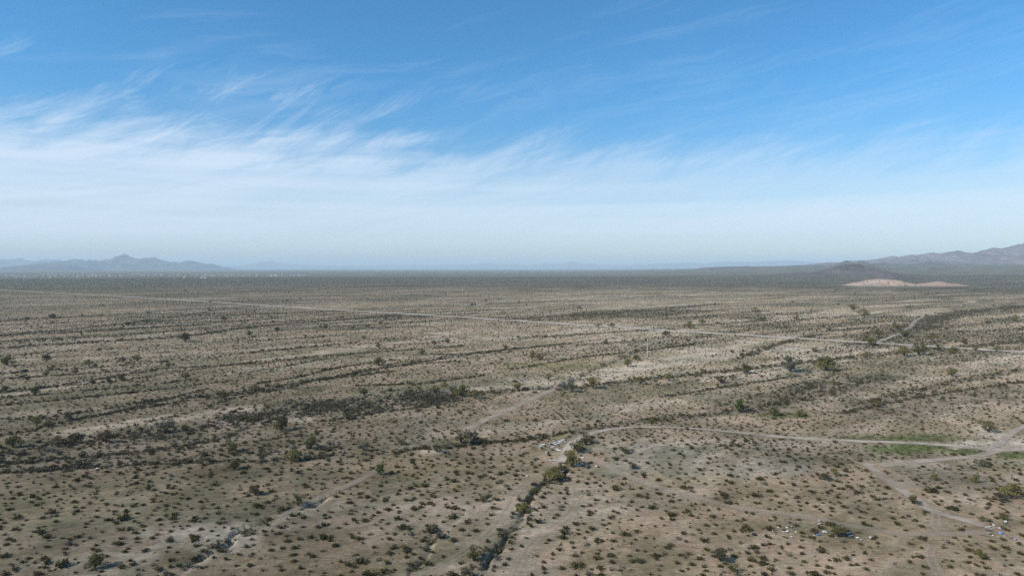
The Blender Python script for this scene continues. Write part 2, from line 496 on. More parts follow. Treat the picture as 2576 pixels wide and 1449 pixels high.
def leafy(name, c1, c2, c3):
    """foliage whose tint changes from plant to plant and clump to clump"""
    mt, h, b, o = material(name, .8)
    oi = h.n('ShaderNodeObjectInfo')
    geo = h.n('ShaderNodeNewGeometry')
    r = h.m('MULTIPLY_ADD', geo.outputs['Random Per Island'], .55, h.m('MULTIPLY', oi.outputs['Random'], .6))
    c = h.mix(h.ss(r, .1, .6), c1, c2)
    c = h.mix(h.ss(r, .65, 1.1), c, c3)
    h.put(b.inputs['Base Color'], c)
    tr = h.n('ShaderNodeBsdfTranslucent')
    h.put(tr.inputs[0], c)
    mx = h.n('ShaderNodeMixShader')
    mx.inputs[0].default_value = .18
    h.t.links.new(b.outputs[0], mx.inputs[1])
    h.t.links.new(tr.outputs[0], mx.inputs[2])
    h.t.links.new(mx.outputs[0], o.inputs[0])
    return mt


M = {}
M['creosote'] = leafy('creosote_leaves', (.060, .050, .020), (.092, .079, .030), (.112, .078, .038))
M['grey_leaf'] = leafy('grey_leaves', (.125, .112, .082), (.165, .148, .112), (.150, .122, .094))
M['dark_leaf'] = leafy('dark_leaves', (.070, .063, .036), (.096, .086, .048), (.108, .084, .054))
M['palo'] = leafy('palo_verde_leaves', (.140, .128, .040), (.180, .160, .050), (.155, .120, .046))
M['mesquite'] = leafy('mesquite_leaves', (.078, .076, .026), (.108, .102, .034), (.125, .104, .042))
M['ironwood'] = leafy('ironwood_leaves', (.100, .104, .070), (.130, .132, .092), (.135, .126, .094))
M['brown_leaf'] = leafy('brown_leaves', (.110, .082, .045), (.135, .098, .055), (.105, .090, .050))
M['green_leaf'] = leafy('fresh_green_leaves', (.075, .105, .030), (.095, .125, .036), (.110, .120, .045))
M['stem'] = simple('woody_stem', (.135, .105, .078), .3, 4)
M['bark'] = simple('bark', (.105, .085, .062), .3, 5)
M['rock'] = simple('rock', (.20, .165, .135), .4, .6)

# ground
mt, h, b, o = material('desert_soil', .95)
b.inputs['Specular IOR Level'].default_value = .05
at = h.n('ShaderNodeAttribute', attribute_name='soil')
geo = h.n('ShaderNodeNewGeometry')
pos = geo.outputs['Position']
pw = h.map(pos, (1, 1, 1), (0, 0, -WD))
n1 = h.noise(h.map(pw, (.05, .16, 0)), 1.0, 5, .6)
n2 = h.noise(pos, .55, 5, .65)
n3 = h.noise(pos, 3.2, 4, .7)
k = h.m('MULTIPLY', h.ss(n1, .3, .7, .84, 1.16), h.ss(n2, .3, .72, .80, 1.18))
rill = h.noise(h.map(pos, (.30, 1.6, 0), (0, 0, -.35)), 1.0, 5, .7, .6)
k = h.m('MULTIPLY', k, h.ss(rill, .32, .70, .80, 1.20))
k = h.m('MULTIPLY', k, h.ss(n3, .3, .72, .76, 1.24))
vo = h.n('ShaderNodeTexVoronoi')
h.put(vo.inputs['Vector'], pos)
vo.inputs['Scale'].default_value = .75
dots = h.m('MULTIPLY', h.ss(vo.outputs['Distance'], .34, .16), h.ss(h.noise(pos, .11, 3, .6), .44, .64))
blot = h.noise(pos, .055, 6, .62, .4)
k = h.m('MULTIPLY', k, h.ss(blot, .34, .64, .74, 1.20))
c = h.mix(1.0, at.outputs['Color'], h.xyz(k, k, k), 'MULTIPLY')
c = h.mix(1.0, c, h.mix(h.ss(blot, .36, .62), (.97, 1.0, .91), (1.03, 1.0, 1.01)), 'MULTIPLY')
tint = h.mix(h.ss(h.noise(pos, .21, 4, .6), .35, .68), (1.03, .99, .95), (.97, 1.01, .98))
c = h.mix(1.0, c, tint, 'MULTIPLY')
c = h.mix(h.m('MULTIPLY', dots, .65), c, (.085, .072, .045))
vs = h.n('ShaderNodeTexVoronoi')
h.put(vs.inputs['Vector'], pos)
vs.inputs['Scale'].default_value = 1.7
stones = h.m('MULTIPLY', h.ss(vs.outputs['Distance'], .20, .08), h.ss(h.noise(pos, .07, 3, .6), .48, .66))
c = h.mix(h.m('MULTIPLY', stones, .6), c, (.44, .38, .32))
h.put(b.inputs['Base Color'], c)
bp = h.n('ShaderNodeBump')
bp.inputs['Strength'].default_value = .5
bp.inputs['Distance'].default_value = .12
h.put(bp.inputs['Height'], h.m('MULTIPLY_ADD', n3, .4, n2))
h.t.links.new(bp.outputs[0], b.inputs['Normal'])
M['ground'] = mt


def track_mat(name, col, cov, ruts):
    mt, h, b, o = material(name, .95)
    b.inputs['Specular IOR Level'].default_value = .05
    uvn = h.n('ShaderNodeUVMap', uv_map='across')
    ux, uy, _ = h.sep(uvn.outputs[0])
    geo = h.n('ShaderNodeNewGeometry')
    pos = geo.outputs['Position']
    n = h.noise(pos, .9, 5, .65)
    nb = h.noise(pos, .12, 3, .6)
    a = h.m('ABSOLUTE', h.m('MULTIPLY_ADD', ux, 2.0, -1.0))
    edge = h.ss(h.m('MULTIPLY_ADD', h.m('SUBTRACT', n, .5), .9, a), .95, .55)
    if ruts:
        r = h.ss(h.m('ABSOLUTE', h.m('SUBTRACT', a, .52)), .34, .12)
        edge = h.m('MULTIPLY', edge, h.m('MULTIPLY_ADD', r, .75, .25))
    al = h.m('MULTIPLY', edge, h.ss(nb, .3, .62, cov * .40, cov))
    kk = h.ss(n, .3, .7, .88, 1.12)
    h.put(b.inputs['Base Color'], h.mix(1.0, col, h.xyz(kk, kk, kk), 'MULTIPLY'))
    h.put(b.inputs['Alpha'], al)
    return mt


# ---------------------------------------------------------------- object helpers


def tag(o, label=None, cat=None, group=None, kind=None):
    if label:
        o['label'] = label
    if cat:
        o['category'] = cat
    if group:
        o['group'] = group
    if kind:
        o['kind'] = kind
    return o


def mesh_np(name, verts, faces, mats, fmat=None, smooth=False):
    me = bpy.data.meshes.new(name)
    verts = np.asarray(verts, np.float32)
    me.vertices.add(len(verts))
    me.vertices.foreach_set('co', verts.ravel())
    if isinstance(faces, np.ndarray):
        n, kf = faces.shape
        me.loops.add(n * kf)
        me.loops.foreach_set('vertex_index', faces.astype(np.int32).ravel())
        me.polygons.add(n)
        me.polygons.foreach_set('loop_start', np.arange(0, n * kf, kf, dtype=np.int32))
        me.polygons.foreach_set('loop_total', np.full(n, kf, np.int32))
    else:
        me = bpy.data.meshes.new(name) if False else me
        me.clear_geometry()
        me.from_pydata(verts.tolist(), [], faces)
    for q in mats:
        me.materials.append(q)
    if fmat is not None:
        me.polygons.foreach_set('material_index', np.asarray(fmat, np.int32))
    if smooth:
        me.polygons.foreach_set('use_smooth', np.ones(len(me.polygons), bool))
    me.update(calc_edges=True)
    return me


def link(name, data, parent=None, loc=None):
    ob = bpy.data.objects.new(name, data)
    COL.objects.link(ob)
    if parent:
        ob.parent = parent
    if loc is not None:
        ob.location = loc
    return ob


# ---------------------------------------------------------------- ground sheet
def build_ground():
    a_front = np.linspace(R(-47), R(47), 641)
    a_back = np.linspace(R(47), R(313), 60)[1:-1]
    ang = np.concatenate([a_front, a_back])
    rad = np.concatenate([[8, 25, 45, 65, 85], np.geomspace(98, 900, 330), np.geomspace(910, 6000, 200)[1:], np.geomspace(6200, 66000, 70)])
    A, D = np.meshgrid(ang, rad)
    x, y = D * np.sin(A), D * np.cos(A)
    nr, na = A.shape
    z = T(x.ravel(), y.ravel())
    V = np.stack([x.ravel(), y.ravel(), z], 1)
    i, j = np.meshgrid(np.arange(nr - 1), np.arange(na), indexing='ij')
    i, j = i.ravel(), j.ravel()
    j2 = (j + 1) % na
    F = np.stack([i * na + j, i * na + j2, (i + 1) * na + j2, (i + 1) * na + j], 1)[:, ::-1]
    V = np.vstack([V, [[0, 0, float(T(0, 0)[0])]]])
    jj = np.arange(na)
    cen = np.stack([np.full(na, len(V) - 1), (jj + 1) % na, jj], 1)[:, ::-1]
    faces = F
    me = mesh_np('ground', V, faces, [M['ground']], smooth=True)
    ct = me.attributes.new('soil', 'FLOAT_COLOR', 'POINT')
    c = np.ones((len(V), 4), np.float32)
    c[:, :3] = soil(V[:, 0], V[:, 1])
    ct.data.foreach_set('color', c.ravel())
    g = link('ground', me)
    tag(g, kind='structure')
    return g


build_ground()


def build_track(name, width, poly, mat, lift):
    # resample
    seg = np.hypot(*np.diff(poly, axis=0).T)
    s = np.concatenate([[0], np.cumsum(seg)])
    n = max(8, int(min(s[-1] / 1.6, 700)))
    q = np.linspace(0, s[-1], n)
    x, y = np.interp(q, s, poly[:, 0]), np.interp(q, s, poly[:, 1])
    tx, ty = np.gradient(x), np.gradient(y)
    L = np.hypot(tx, ty) + 1e-9
    nx, ny = ty / L, -tx / L
    wv = 1 + (fbm(q / 18, q * 0, len(name), 2) - .5) * .5
    ks = np.linspace(-1, 1, 7)
    X = x[:, None] + nx[:, None] * ks * (width / 2 * wv)[:, None]
    Y = y[:, None] + ny[:, None] * ks * (width / 2 * wv)[:, None]
    Z = T0(X.ravel(), Y.ravel()).reshape(X.shape)
    Z = Z + lift + np.hypot(X, Y) * 2.2e-4
    V = np.stack([X.ravel(), Y.ravel(), Z.ravel()], 1)
    i, j = np.meshgrid(np.arange(n - 1), np.arange(6), indexing='ij')
    i, j = i.ravel(), j.ravel()
    F = np.stack([i * 7 + j, i * 7 + j + 1, (i + 1) * 7 + j + 1, (i + 1) * 7 + j], 1)
    me = mesh_np(name, V, F, [mat], smooth=True)
    uvl = me.uv_layers.new(name='across')
    li = F.ravel()
    uv = np.stack([(li % 7) / 6.0, q[li // 7] / width], 1).astype(np.float32)
    uvl.data.foreach_set('uv', uv.ravel())
    ob = link(name, me)
    tag(ob, kind='structure')
    return ob


build_track('gravel_road', 11.5, ROAD, track_mat('gravel_road', (.56, .485, .40), 1.0, 0), .10)
lift = .05
for nm, (wd, poly, br, ruts) in TRACKS.items():
    lift += .004
    build_track(nm, wd, poly, track_mat(nm, (.44, .355, .275), br * .95, ruts), lift)

# ---------------------------------------------------------------- mountains and hills


def rock_mat(name, c1, c2, sc):
    mt, h, b, o = material(name, .95)
    b.inputs['Specular IOR Level'].default_value = .05
    geo = h.n('ShaderNodeNewGeometry')
    n = h.noise(geo.outputs['Position'], sc, 6, .62)
    n2 = h.noise(geo.outputs['Position'], sc * 9, 4, .6)
    c = h.mix(h.ss(h.m('MULTIPLY_ADD', n2, .5, h.m('MULTIPLY', n, .6)), .38, .68), c1, c2)
    h.put(b.inputs['Base Color'], c)
    return mt


M['far_rock'] = rock_mat('far_mountain_rock', (.075, .065, .062), (.15, .125, .112), .0022)
M['near_rock'] = rock_mat('near_mountain_rock', (.105, .088, .088), (.215, .178, .165), .003)
M['hill_rock'] = rock_mat('hill_rock', (.055, .047, .043), (.128, .100, .085), .008)
M['dark_hill'] = rock_mat('dark_hill_rock', (.075, .066, .064), (.130, .110, .098), .006)


def ridge(name, prof, d0, depth, mat, seed, lam, n_across=30, power=1.25, spur=.72, boost=1.0, rough=.0, step=None):
    prof = np.array(prof, float)
    px = np.arange(prof[0, 0], prof[-1, 0] + .01, step or max(.8, (prof[-1, 0] - prof[0, 0]) / 330))
    yt = np.interp(px, prof[:, 0], prof[:, 1])
    if boost != 1.0:
        wn = max(3, int(60 / (px[1] - px[0])) | 1)
        base = np.convolve(np.pad(yt, wn // 2, mode='edge'), np.ones(wn) / wn, 'valid')
        yt = base + (yt - base) * boost
    yt = yt + (np.abs(fbm(px / 13, px * 0 + seed, seed, 3) - .5) * 4 - .45) * rough * 1.5 * sstep(np.minimum(px - px[0], px[-1] - px), 0, 14)
    rx, ry, rz = ray(px, yt)
    t = d0 / ry
    x0 = rx * t
    zt = CAM_H + rz * t
    s = np.concatenate([-np.linspace(1, 0, n_across) ** 1.15, np.linspace(0, 1, 9)[1:] ** 1.1])
    X = np.repeat(x0[None], len(s), 0)
    S = np.repeat(s[:, None], len(px), 1)
    Y = d0 + S * depth
    tt = np.abs(S)
    zb = T0(X.ravel(), Y.ravel()).reshape(X.shape)
    wob = fbm(X / lam, Y / (lam * 2.4), seed, 4) - .5
    rid = 1 - np.abs(fbm(X / (lam * .55) + wob, Y / (lam * 1.3), seed + 5, 4) - .5) * 4
    te = np.clip(tt * (1 + 1.5 * wob * np.minimum(1, tt * 4)), 0, 1)
    fr = (1 - te) ** power
    fr = fr * (1 - spur * np.clip(.75 - .75 * rid, 0, 1) * sstep(tt, 0, .22))
    H = np.maximum(np.repeat(zt[None], len(s), 0) - zb, 0)
    Z = zb + H * fr - 3.0
    Z[-1] = zb[-1] - 12
    Z[0] = zb[0] - 12
    Z[:, 0] = np.minimum(Z[:, 0], zb[:, 0] - 6)
    Z[:, -1] = np.minimum(Z[:, -1], zb[:, -1] - 6)
    V = np.stack([X.ravel(), Y.ravel(), Z.ravel()], 1)
    na = len(px)
    i, j = np.meshgrid(np.arange(len(s) - 1), np.arange(na - 1), indexing='ij')
    i, j = i.ravel(), j.ravel()
    F = np.stack([i * na + j, i * na + j + 1, (i + 1) * na + j + 1, (i + 1) * na + j], 1)
    ob = link(name, mesh_np(name, V, F, [mat], smooth=False))
    tag(ob, kind='structure')
    return ob


ridge('blue_mountain_range', [(150, 676), (166, 660), (183, 653), (199, 652), (213, 656), (224, 653), (245, 654.5), (271, 652), (294, 648), (306, 643.5), (313.5, 640.6), (322, 642.5),
      (333, 647), (341, 650), (352, 652), (360, 649), (369, 647), (380, 647.5), (390, 648.5), (398, 653), (405, 656.5), (416, 656), (429, 660), (439, 658), (454, 661), (469, 656.5), (484, 657), (499, 664),
      (516, 666), (533, 671), (552, 677)], 20000, 3600, M['far_rock'], 3, 380, rough=1.4, boost=1.25)
ridge('dark_mesa', [(10, 679), (28, 671.5), (64, 667), (96, 663.5), (139, 662.5), (158, 663.5), (171, 667), (181, 672.5), (190, 678)], 15000, 1300, M['dark_hill'], 5, 400, power=.9, spur=.35)
ridge('left_far_range', [(-400, 660), (-250, 648), (-120, 655), (0, 652), (32, 652), (49, 650), (66, 654), (85, 657), (111, 653), (141, 653), (166, 656), (200, 660), (240, 664), (300, 672), (340, 677)], 26000, 3600, M['far_rock'], 8, 700, rough=1.2)
ridge('pale_far_peak', [(500, 672), (532, 668), (548, 663.4), (560, 666), (593, 668.4), (617, 667.5), (652, 660), (668, 657.5), (685, 655.6), (693, 658.5), (718, 664.5), (773, 666.8), (830, 668), (900, 671), (930, 676)], 40000, 4500, M['far_rock'], 12, 900, rough=.8)
ridge('horizon_range', [(740, 676), (800, 669), (900, 667), (1000, 666), (1100, 667), (1180, 665), (1229, 661.5), (1250, 664), (1330, 666), (1362, 664), (1375, 662.5), (1390, 664.5), (1415, 663), (1427, 661), (1433, 657.5), (1443, 656.5), (1450, 660), (1462, 663),
      (1500, 665), (1560, 667), (1610, 664.5), (1700, 669), (1760, 676)], 42000, 4500, M['far_rock'], 14, 900, rough=1.0)
ridge('right_far_range', [(1560, 673), (1640, 664), (1717, 660.5), (1780, 662), (1834, 658), (1900, 659), (1964, 655), (2010, 657), (2051, 660), (2100, 661), (2200, 668), (2260, 672)], 38000, 4500, M['far_rock'], 16, 900, rough=.8)
ridge('right_mountain_range', [(2030, 672), (2064, 665.5), (2080, 661), (2106, 660), (2140, 659), (2176, 656), (2199, 651.6), (2222, 651.6), (2236, 647), (2246, 645), (2262, 648), (2280, 644), (2295, 641.5), (2313, 645), (2335, 638.5), (2348, 636),
      (2362, 640.6), (2372, 636.4), (2395, 633), (2411, 631), (2425, 637), (2453, 634), (2488, 626), (2511, 623), (2525, 626), (2546, 619), (2576, 611.4), (2650, 603), (2740, 600), (2830, 604), (2950, 612), (3100, 640), (3180, 668)], 9000, 2300, M['near_rock'], 19, 210, n_across=40, rough=1.4, boost=1.7)
ridge('low_purple_ridge', [(2172, 668), (2200, 661.5), (2225, 660), (2250, 663), (2290, 665), (2310, 668)], 7400, 500, M['dark_hill'], 21, 120, step=.8)
ridge('purple_cone_hill', [(2270, 668), (2290, 664), (2315, 663), (2330, 657.5), (2338, 655.8), (2348, 658), (2360, 662), (2372, 667)], 6900, 420, M['dark_hill'], 23, 110, step=.7)
ridge('small_knob', [(2372, 667.5), (2385, 664), (2394, 664), (2404, 668)], 6600, 200, M['dark_hill'], 24, 60, step=.7)
ridge('small_knob', [(2326, 676), (2338, 671), (2350, 670.5), (2362, 676)], 5200, 200, M['dark_hill'], 25, 60, step=.7)
ridge('flat_topped_butte', [(2092, 670), (2108, 665.5), (2120, 658), (2124, 655.3), (2130, 654.9), (2136, 655.8), (2138, 659.7), (2147, 664.4), (2152, 668)], 6100, 380, M['dark_hill'], 26, 80, step=.6, power=1.0)
ridge('rocky_butte', [(2142, 668), (2152, 662), (2159, 657.4), (2164, 655.8), (2169, 656.7), (2180, 659.7), (2185, 665.6), (2190, 669)], 5600, 360, M['dark_hill'], 27, 80, step=.6, power=1.0)
ridge('brown_hill', [(1960, 692), (1985, 686), (2010, 685), (2035, 686), (2058, 684), (2073, 682), (2092, 672.5), (2115, 666), (2132, 664.5), (2148, 663), (2169, 664.4), (2190, 670), (2208, 678), (2226, 687), (2240, 692)], 4300, 560, M['hill_rock'], 28, 95, step=.6)
ridge('low_brown_hill', [(2180, 697), (2215, 692), (2240, 690), (2262, 692), (2290, 695), (2310, 699)], 3200, 160, M['hill_rock'], 30, 50, step=.6)
ridge('low_horizon_hill', [(1760, 673.5), (1800, 671), (1870, 669.5), (1880, 668), (1888, 670), (1960, 669), (2010, 666.5), (2060, 667), (2100, 669), (2140, 672)], 8200, 600, M['dark_hill'], 31, 160, step=1.0)

# sand-coloured spoil heaps with cut benches and ramps
mt, h, b, o = material('spoil_sand', .95)
geo = h.n('ShaderNodeNewGeometry')
pos = geo.outputs['Position']
n = h.noise(pos, .018, 5, .6)
nn = h.noise(h.map(pos, (.012, .012, .11)), 1.0, 4, .6)
c = h.mix(h.ss(n, .38, .62), (.37, .245, .175), (.37, .285, .225))
c = h.mix(h.ss(nn, .46, .62, 0, .8), c, (.20, .168, .142))
h.put(b.inputs['Base Color'], c)
M['spoil'] = mt
mt, h, b, o = material('fresh_spoil_sand', .95)
geo = h.n('ShaderNodeNewGeometry')
n = h.noise(geo.outputs['Position'], .03, 5, .6)
h.put(b.inputs['Base Color'], h.mix(h.ss(n, .35, .65), (.37, .225, .158), (.36, .255, .195)))
M['spoil_fresh'] = mt
ridge('graded_spoil_heap', [(2114, 719), (2130, 713), (2150, 708), (2172, 704), (2190, 701.5), (2205, 700), (2222, 699.2), (2245, 700.5), (2265, 704), (2285, 709), (2300, 714), (2312, 719)], 2330, 85, M['spoil'], 41, 16, step=.45, power=.8, spur=.7)
ridge('sand_spoil_heap', [(2262, 720), (2280, 717), (2300, 713), (2318, 711), (2335, 709), (2350, 706.5), (2362, 705.8), (2375, 707), (2392, 711), (2410, 712), (2424, 715), (2440, 720)], 2290, 60, M['spoil_fresh'], 43, 40, step=.45, power=.9, spur=.15)

# ---------------------------------------------------------------- plant meshes


def leaf_quads(pts, size, rng, flat=.6):
    """one small bent leaf clump (two triangles) per point"""
    n = len(pts)
    a = rng.normal(size=(n, 3))
    a[:, 2] *= flat
    a /= np.linalg.norm(a, axis=1)[:, None]
    b_ = rng.normal(size=(n, 3))
    b_ -= a * np.sum(a * b_, 1)[:, None]
    b_ /= np.linalg.norm(b_, axis=1)[:, None]
    s = size * rng.uniform(.6, 1.35, n)[:, None]
    p0, p1 = pts - a * s, pts + b_ * s * .55
    p2, p3 = pts + a * s, pts - b_ * s * .45 + np.cross(a, b_) * s * .35
    V = np.stack([p0, p1, p2, p3], 1).reshape(-1, 3)
    F = np.arange(4 * n).reshape(-1, 4)
    return V, F


def stick(p, q, r0, r1):
    """three-sided tapered twig"""
    p, q = np.array(p, float), np.array(q, float)
    ax = q - p
    ax = ax / (np.linalg.norm(ax) + 1e-9)
    u_ = np.cross(ax, [0.3, .2, 1.0])
    u_ = u_ / (np.linalg.norm(u_) + 1e-9)
    w_ = np.cross(ax, u_)
    V = []
    for k3 in range(3):
        an = 2 * math.pi * k3 / 3
        V.append(p + (u_ * math.cos(an) + w_ * math.sin(an)) * r0)
    for k3 in range(3):
        an = 2 * math.pi * k3 / 3
        V.append(q + (u_ * math.cos(an) + w_ * math.sin(an)) * r1)
    F = [[0, 1, 4, 3], [1, 2, 5, 4], [2, 0, 3, 5]]
    return np.array(V), np.array(F)


def join(parts):
    Vs, Fs, Ms, off = [], [], [], 0
    for V, F, mi in parts:
        Vs.append(V)
        Fs.append(F + off)
        Ms.append(np.full(len(F), mi))
        off += len(V)
    return np.vstack(Vs), np.vstack(Fs), np.concatenate(Ms)


def bush_mesh(name, leafm, seed, n_stem=11, n_leaf=80, leaf=.13, wide=.62, tall=.85, dome=False):
    """wiry desert bush about a metre and a quarter wide: stems fan out of one base and carry leaves on their outer half"""
    rng = np.random.default_rng(seed)
    parts, tips = [], []
    for k4 in range(n_stem):
        an = rng.uniform(0, 2 * math.pi)
        ti = rng.uniform(.15, 1.0) ** .7 * (1.0 if not dome else 1.25)
        ln = rng.uniform(.75, 1.1)
        e = np.array([math.cos(an) * wide * ti, math.sin(an) * wide * ti, tall * ln * (1 - .62 * ti * ti)])
        m_ = e * .5 + np.array([0, 0, .10 * tall]) + rng.normal(size=3) * .03
        parts.append((*stick((0, 0, -.05), m_, .018, .013), 1))
        parts.append((*stick(m_, e, .013, .004), 1))
        tips.append((m_, e))
    pts = []
    for k4 in range(n_leaf):
        m_, e = tips[rng.integers(len(tips))]
        t = rng.uniform(-.75, 1.08)
        pts.append(m_ + (e - m_) * t + rng.normal(size=3) * .10 * (1.3 if dome else 1))
    pts = np.array(pts)
    pts[:, 2] = np.maximum(pts[:, 2], .05)
    V, F = leaf_quads(pts, leaf, rng)
    parts.append((V, F, 0))
    V, F, mi = join(parts)
    return mesh_np(name, V, F, [leafm, M['stem']], mi)


BUSH = [bush_mesh('creosote_bush', M['creosote'], 100 + k, n_stem=10 + k % 4, n_leaf=130 + 12 * (k % 4), leaf=.16, wide=.82 + .08 * (k % 3), tall=.50 + .08 * (k % 3)) for k in range(8)]
BUSH_DRY = [bush_mesh('dry_bush', M['brown_leaf'], 150 + k, n_stem=15, n_leaf=70, leaf=.11, wide=.72, tall=.55) for k in range(2)]
GREY = [bush_mesh('grey_scrub', M['grey_leaf'], 200 + k, n_stem=8, n_leaf=75, leaf=.14, wide=.6, tall=.6, dome=True) for k in range(3)]
DARK = [bush_mesh('dark_scrub', M['dark_leaf'], 220 + k, n_stem=8, n_leaf=80, leaf=.15, wide=.6, tall=.8, dome=True) for k in range(3)]
FARB = [bush_mesh('far_bush', M['creosote'], 240 + k, n_stem=2, n_leaf=26, leaf=.24, wide=.5, tall=.85, dome=True) for k in range(3)]
FARG = [bush_mesh('far_dry_bush', M['brown_leaf'], 250 + k, n_stem=2, n_leaf=26, leaf=.24, wide=.55, tall=.75, dome=True) for k in range(2)]
TUFT = [bush_mesh('herb_tuft', M['green_leaf'], 270 + k, n_stem=2, n_leaf=26, leaf=.16, wide=.5, tall=.28, dome=True) for k in range(2)]


def tree_meshes(seed, leafm, shape):
    """crown and trunk of a small desert tree, unit: 1 m high and about 1.25 m wide"""
    rng = np.random.default_rng(seed)
    tparts, lobes = [], []
    nl = {'round': 7, 'broad': 9, 'open': 8, 'tall': 6}[shape]
    wid = {'round': .52, 'broad': .68, 'open': .66, 'tall': .34}[shape]
    for k4 in range(nl):
        an = 2 * math.pi * (k4 + rng.uniform(-.35, .35)) / nl
        rr = wid * rng.uniform(.35, .85) * (0.25 if k4 % 4 == 0 else 1)
        zc = rng.uniform(.42, .78) if k4 % 4 else .80
        if shape != 'open' and k4 % 3 == 1:
            zc = rng.uniform(.28, .45)
        cpt = np.array([math.cos(an) * rr, math.sin(an) * rr, zc])
        lobes.append((cpt, rng.uniform(.20, .31) * (1 if shape != 'tall' else .8)))
        k1 = np.array([cpt[0] * .25, cpt[1] * .25, .16 + .1 * rng.random()])
        k2 = cpt * np.array([.72, .72, .78])
        tparts.append((*stick((rng.normal() * .015, rng.normal() * .015, -.04), k1, .035, .024), 0))
        tparts.append((*stick(k1, k2, .024, .014), 0))
        tparts.append((*stick(k2, cpt + np.array([0, 0, .1]), .014, .005), 0))
        for _ in range(2):
            tparts.append((*stick(k2, cpt + rng.normal(size=3) * .16, .010, .004), 0))
    V, F, mi = join(tparts)
    trunk = mesh_np('trunk', V, F, [M['bark']], mi)
    pts = []
    per = 150 if shape != 'open' else 100
    for cpt, rr in lobes:
        q = rng.normal(size=(per, 3))
        q /= np.linalg.norm(q, axis=1)[:, None]
        q *= (rr * rng.uniform(.35, 1.12, per) ** .6)[:, None]
        q[:, 2] *= .78
        keep = fbm(q[:, 0] * 7 + cpt[0] * 9, q[:, 1] * 7 + q[:, 2] * 5, seed, 2) > .36
        pts.append((cpt + q)[keep])
    pts = np.vstack(pts)
    pts[:, 2] = np.maximum(pts[:, 2], .06)
    V, F = leaf_quads(pts, .052, rng, .7)
    crown = mesh_np('crown', V, F, [leafm])
    return crown, trunk


TREE = {}
for kind_, leafm, shapes in (('palo', M['palo'], ('open', 'broad', 'round')), ('mesq', M['mesquite'], ('broad', 'round', 'broad')),
                             ('iron', M['ironwood'], ('round', 'broad', 'round')), ('brown', M['brown_leaf'], ('open', 'broad', 'open')),
                             ('green', M['green_leaf'], ('tall', 'broad', 'round')), ('scrub', M['dark_leaf'], ('broad', 'broad', 'round'))):
    TREE[kind_] = [tree_meshes(300 + 7 * len(TREE) + k, leafm, s) for k, s in enumerate(shapes)]

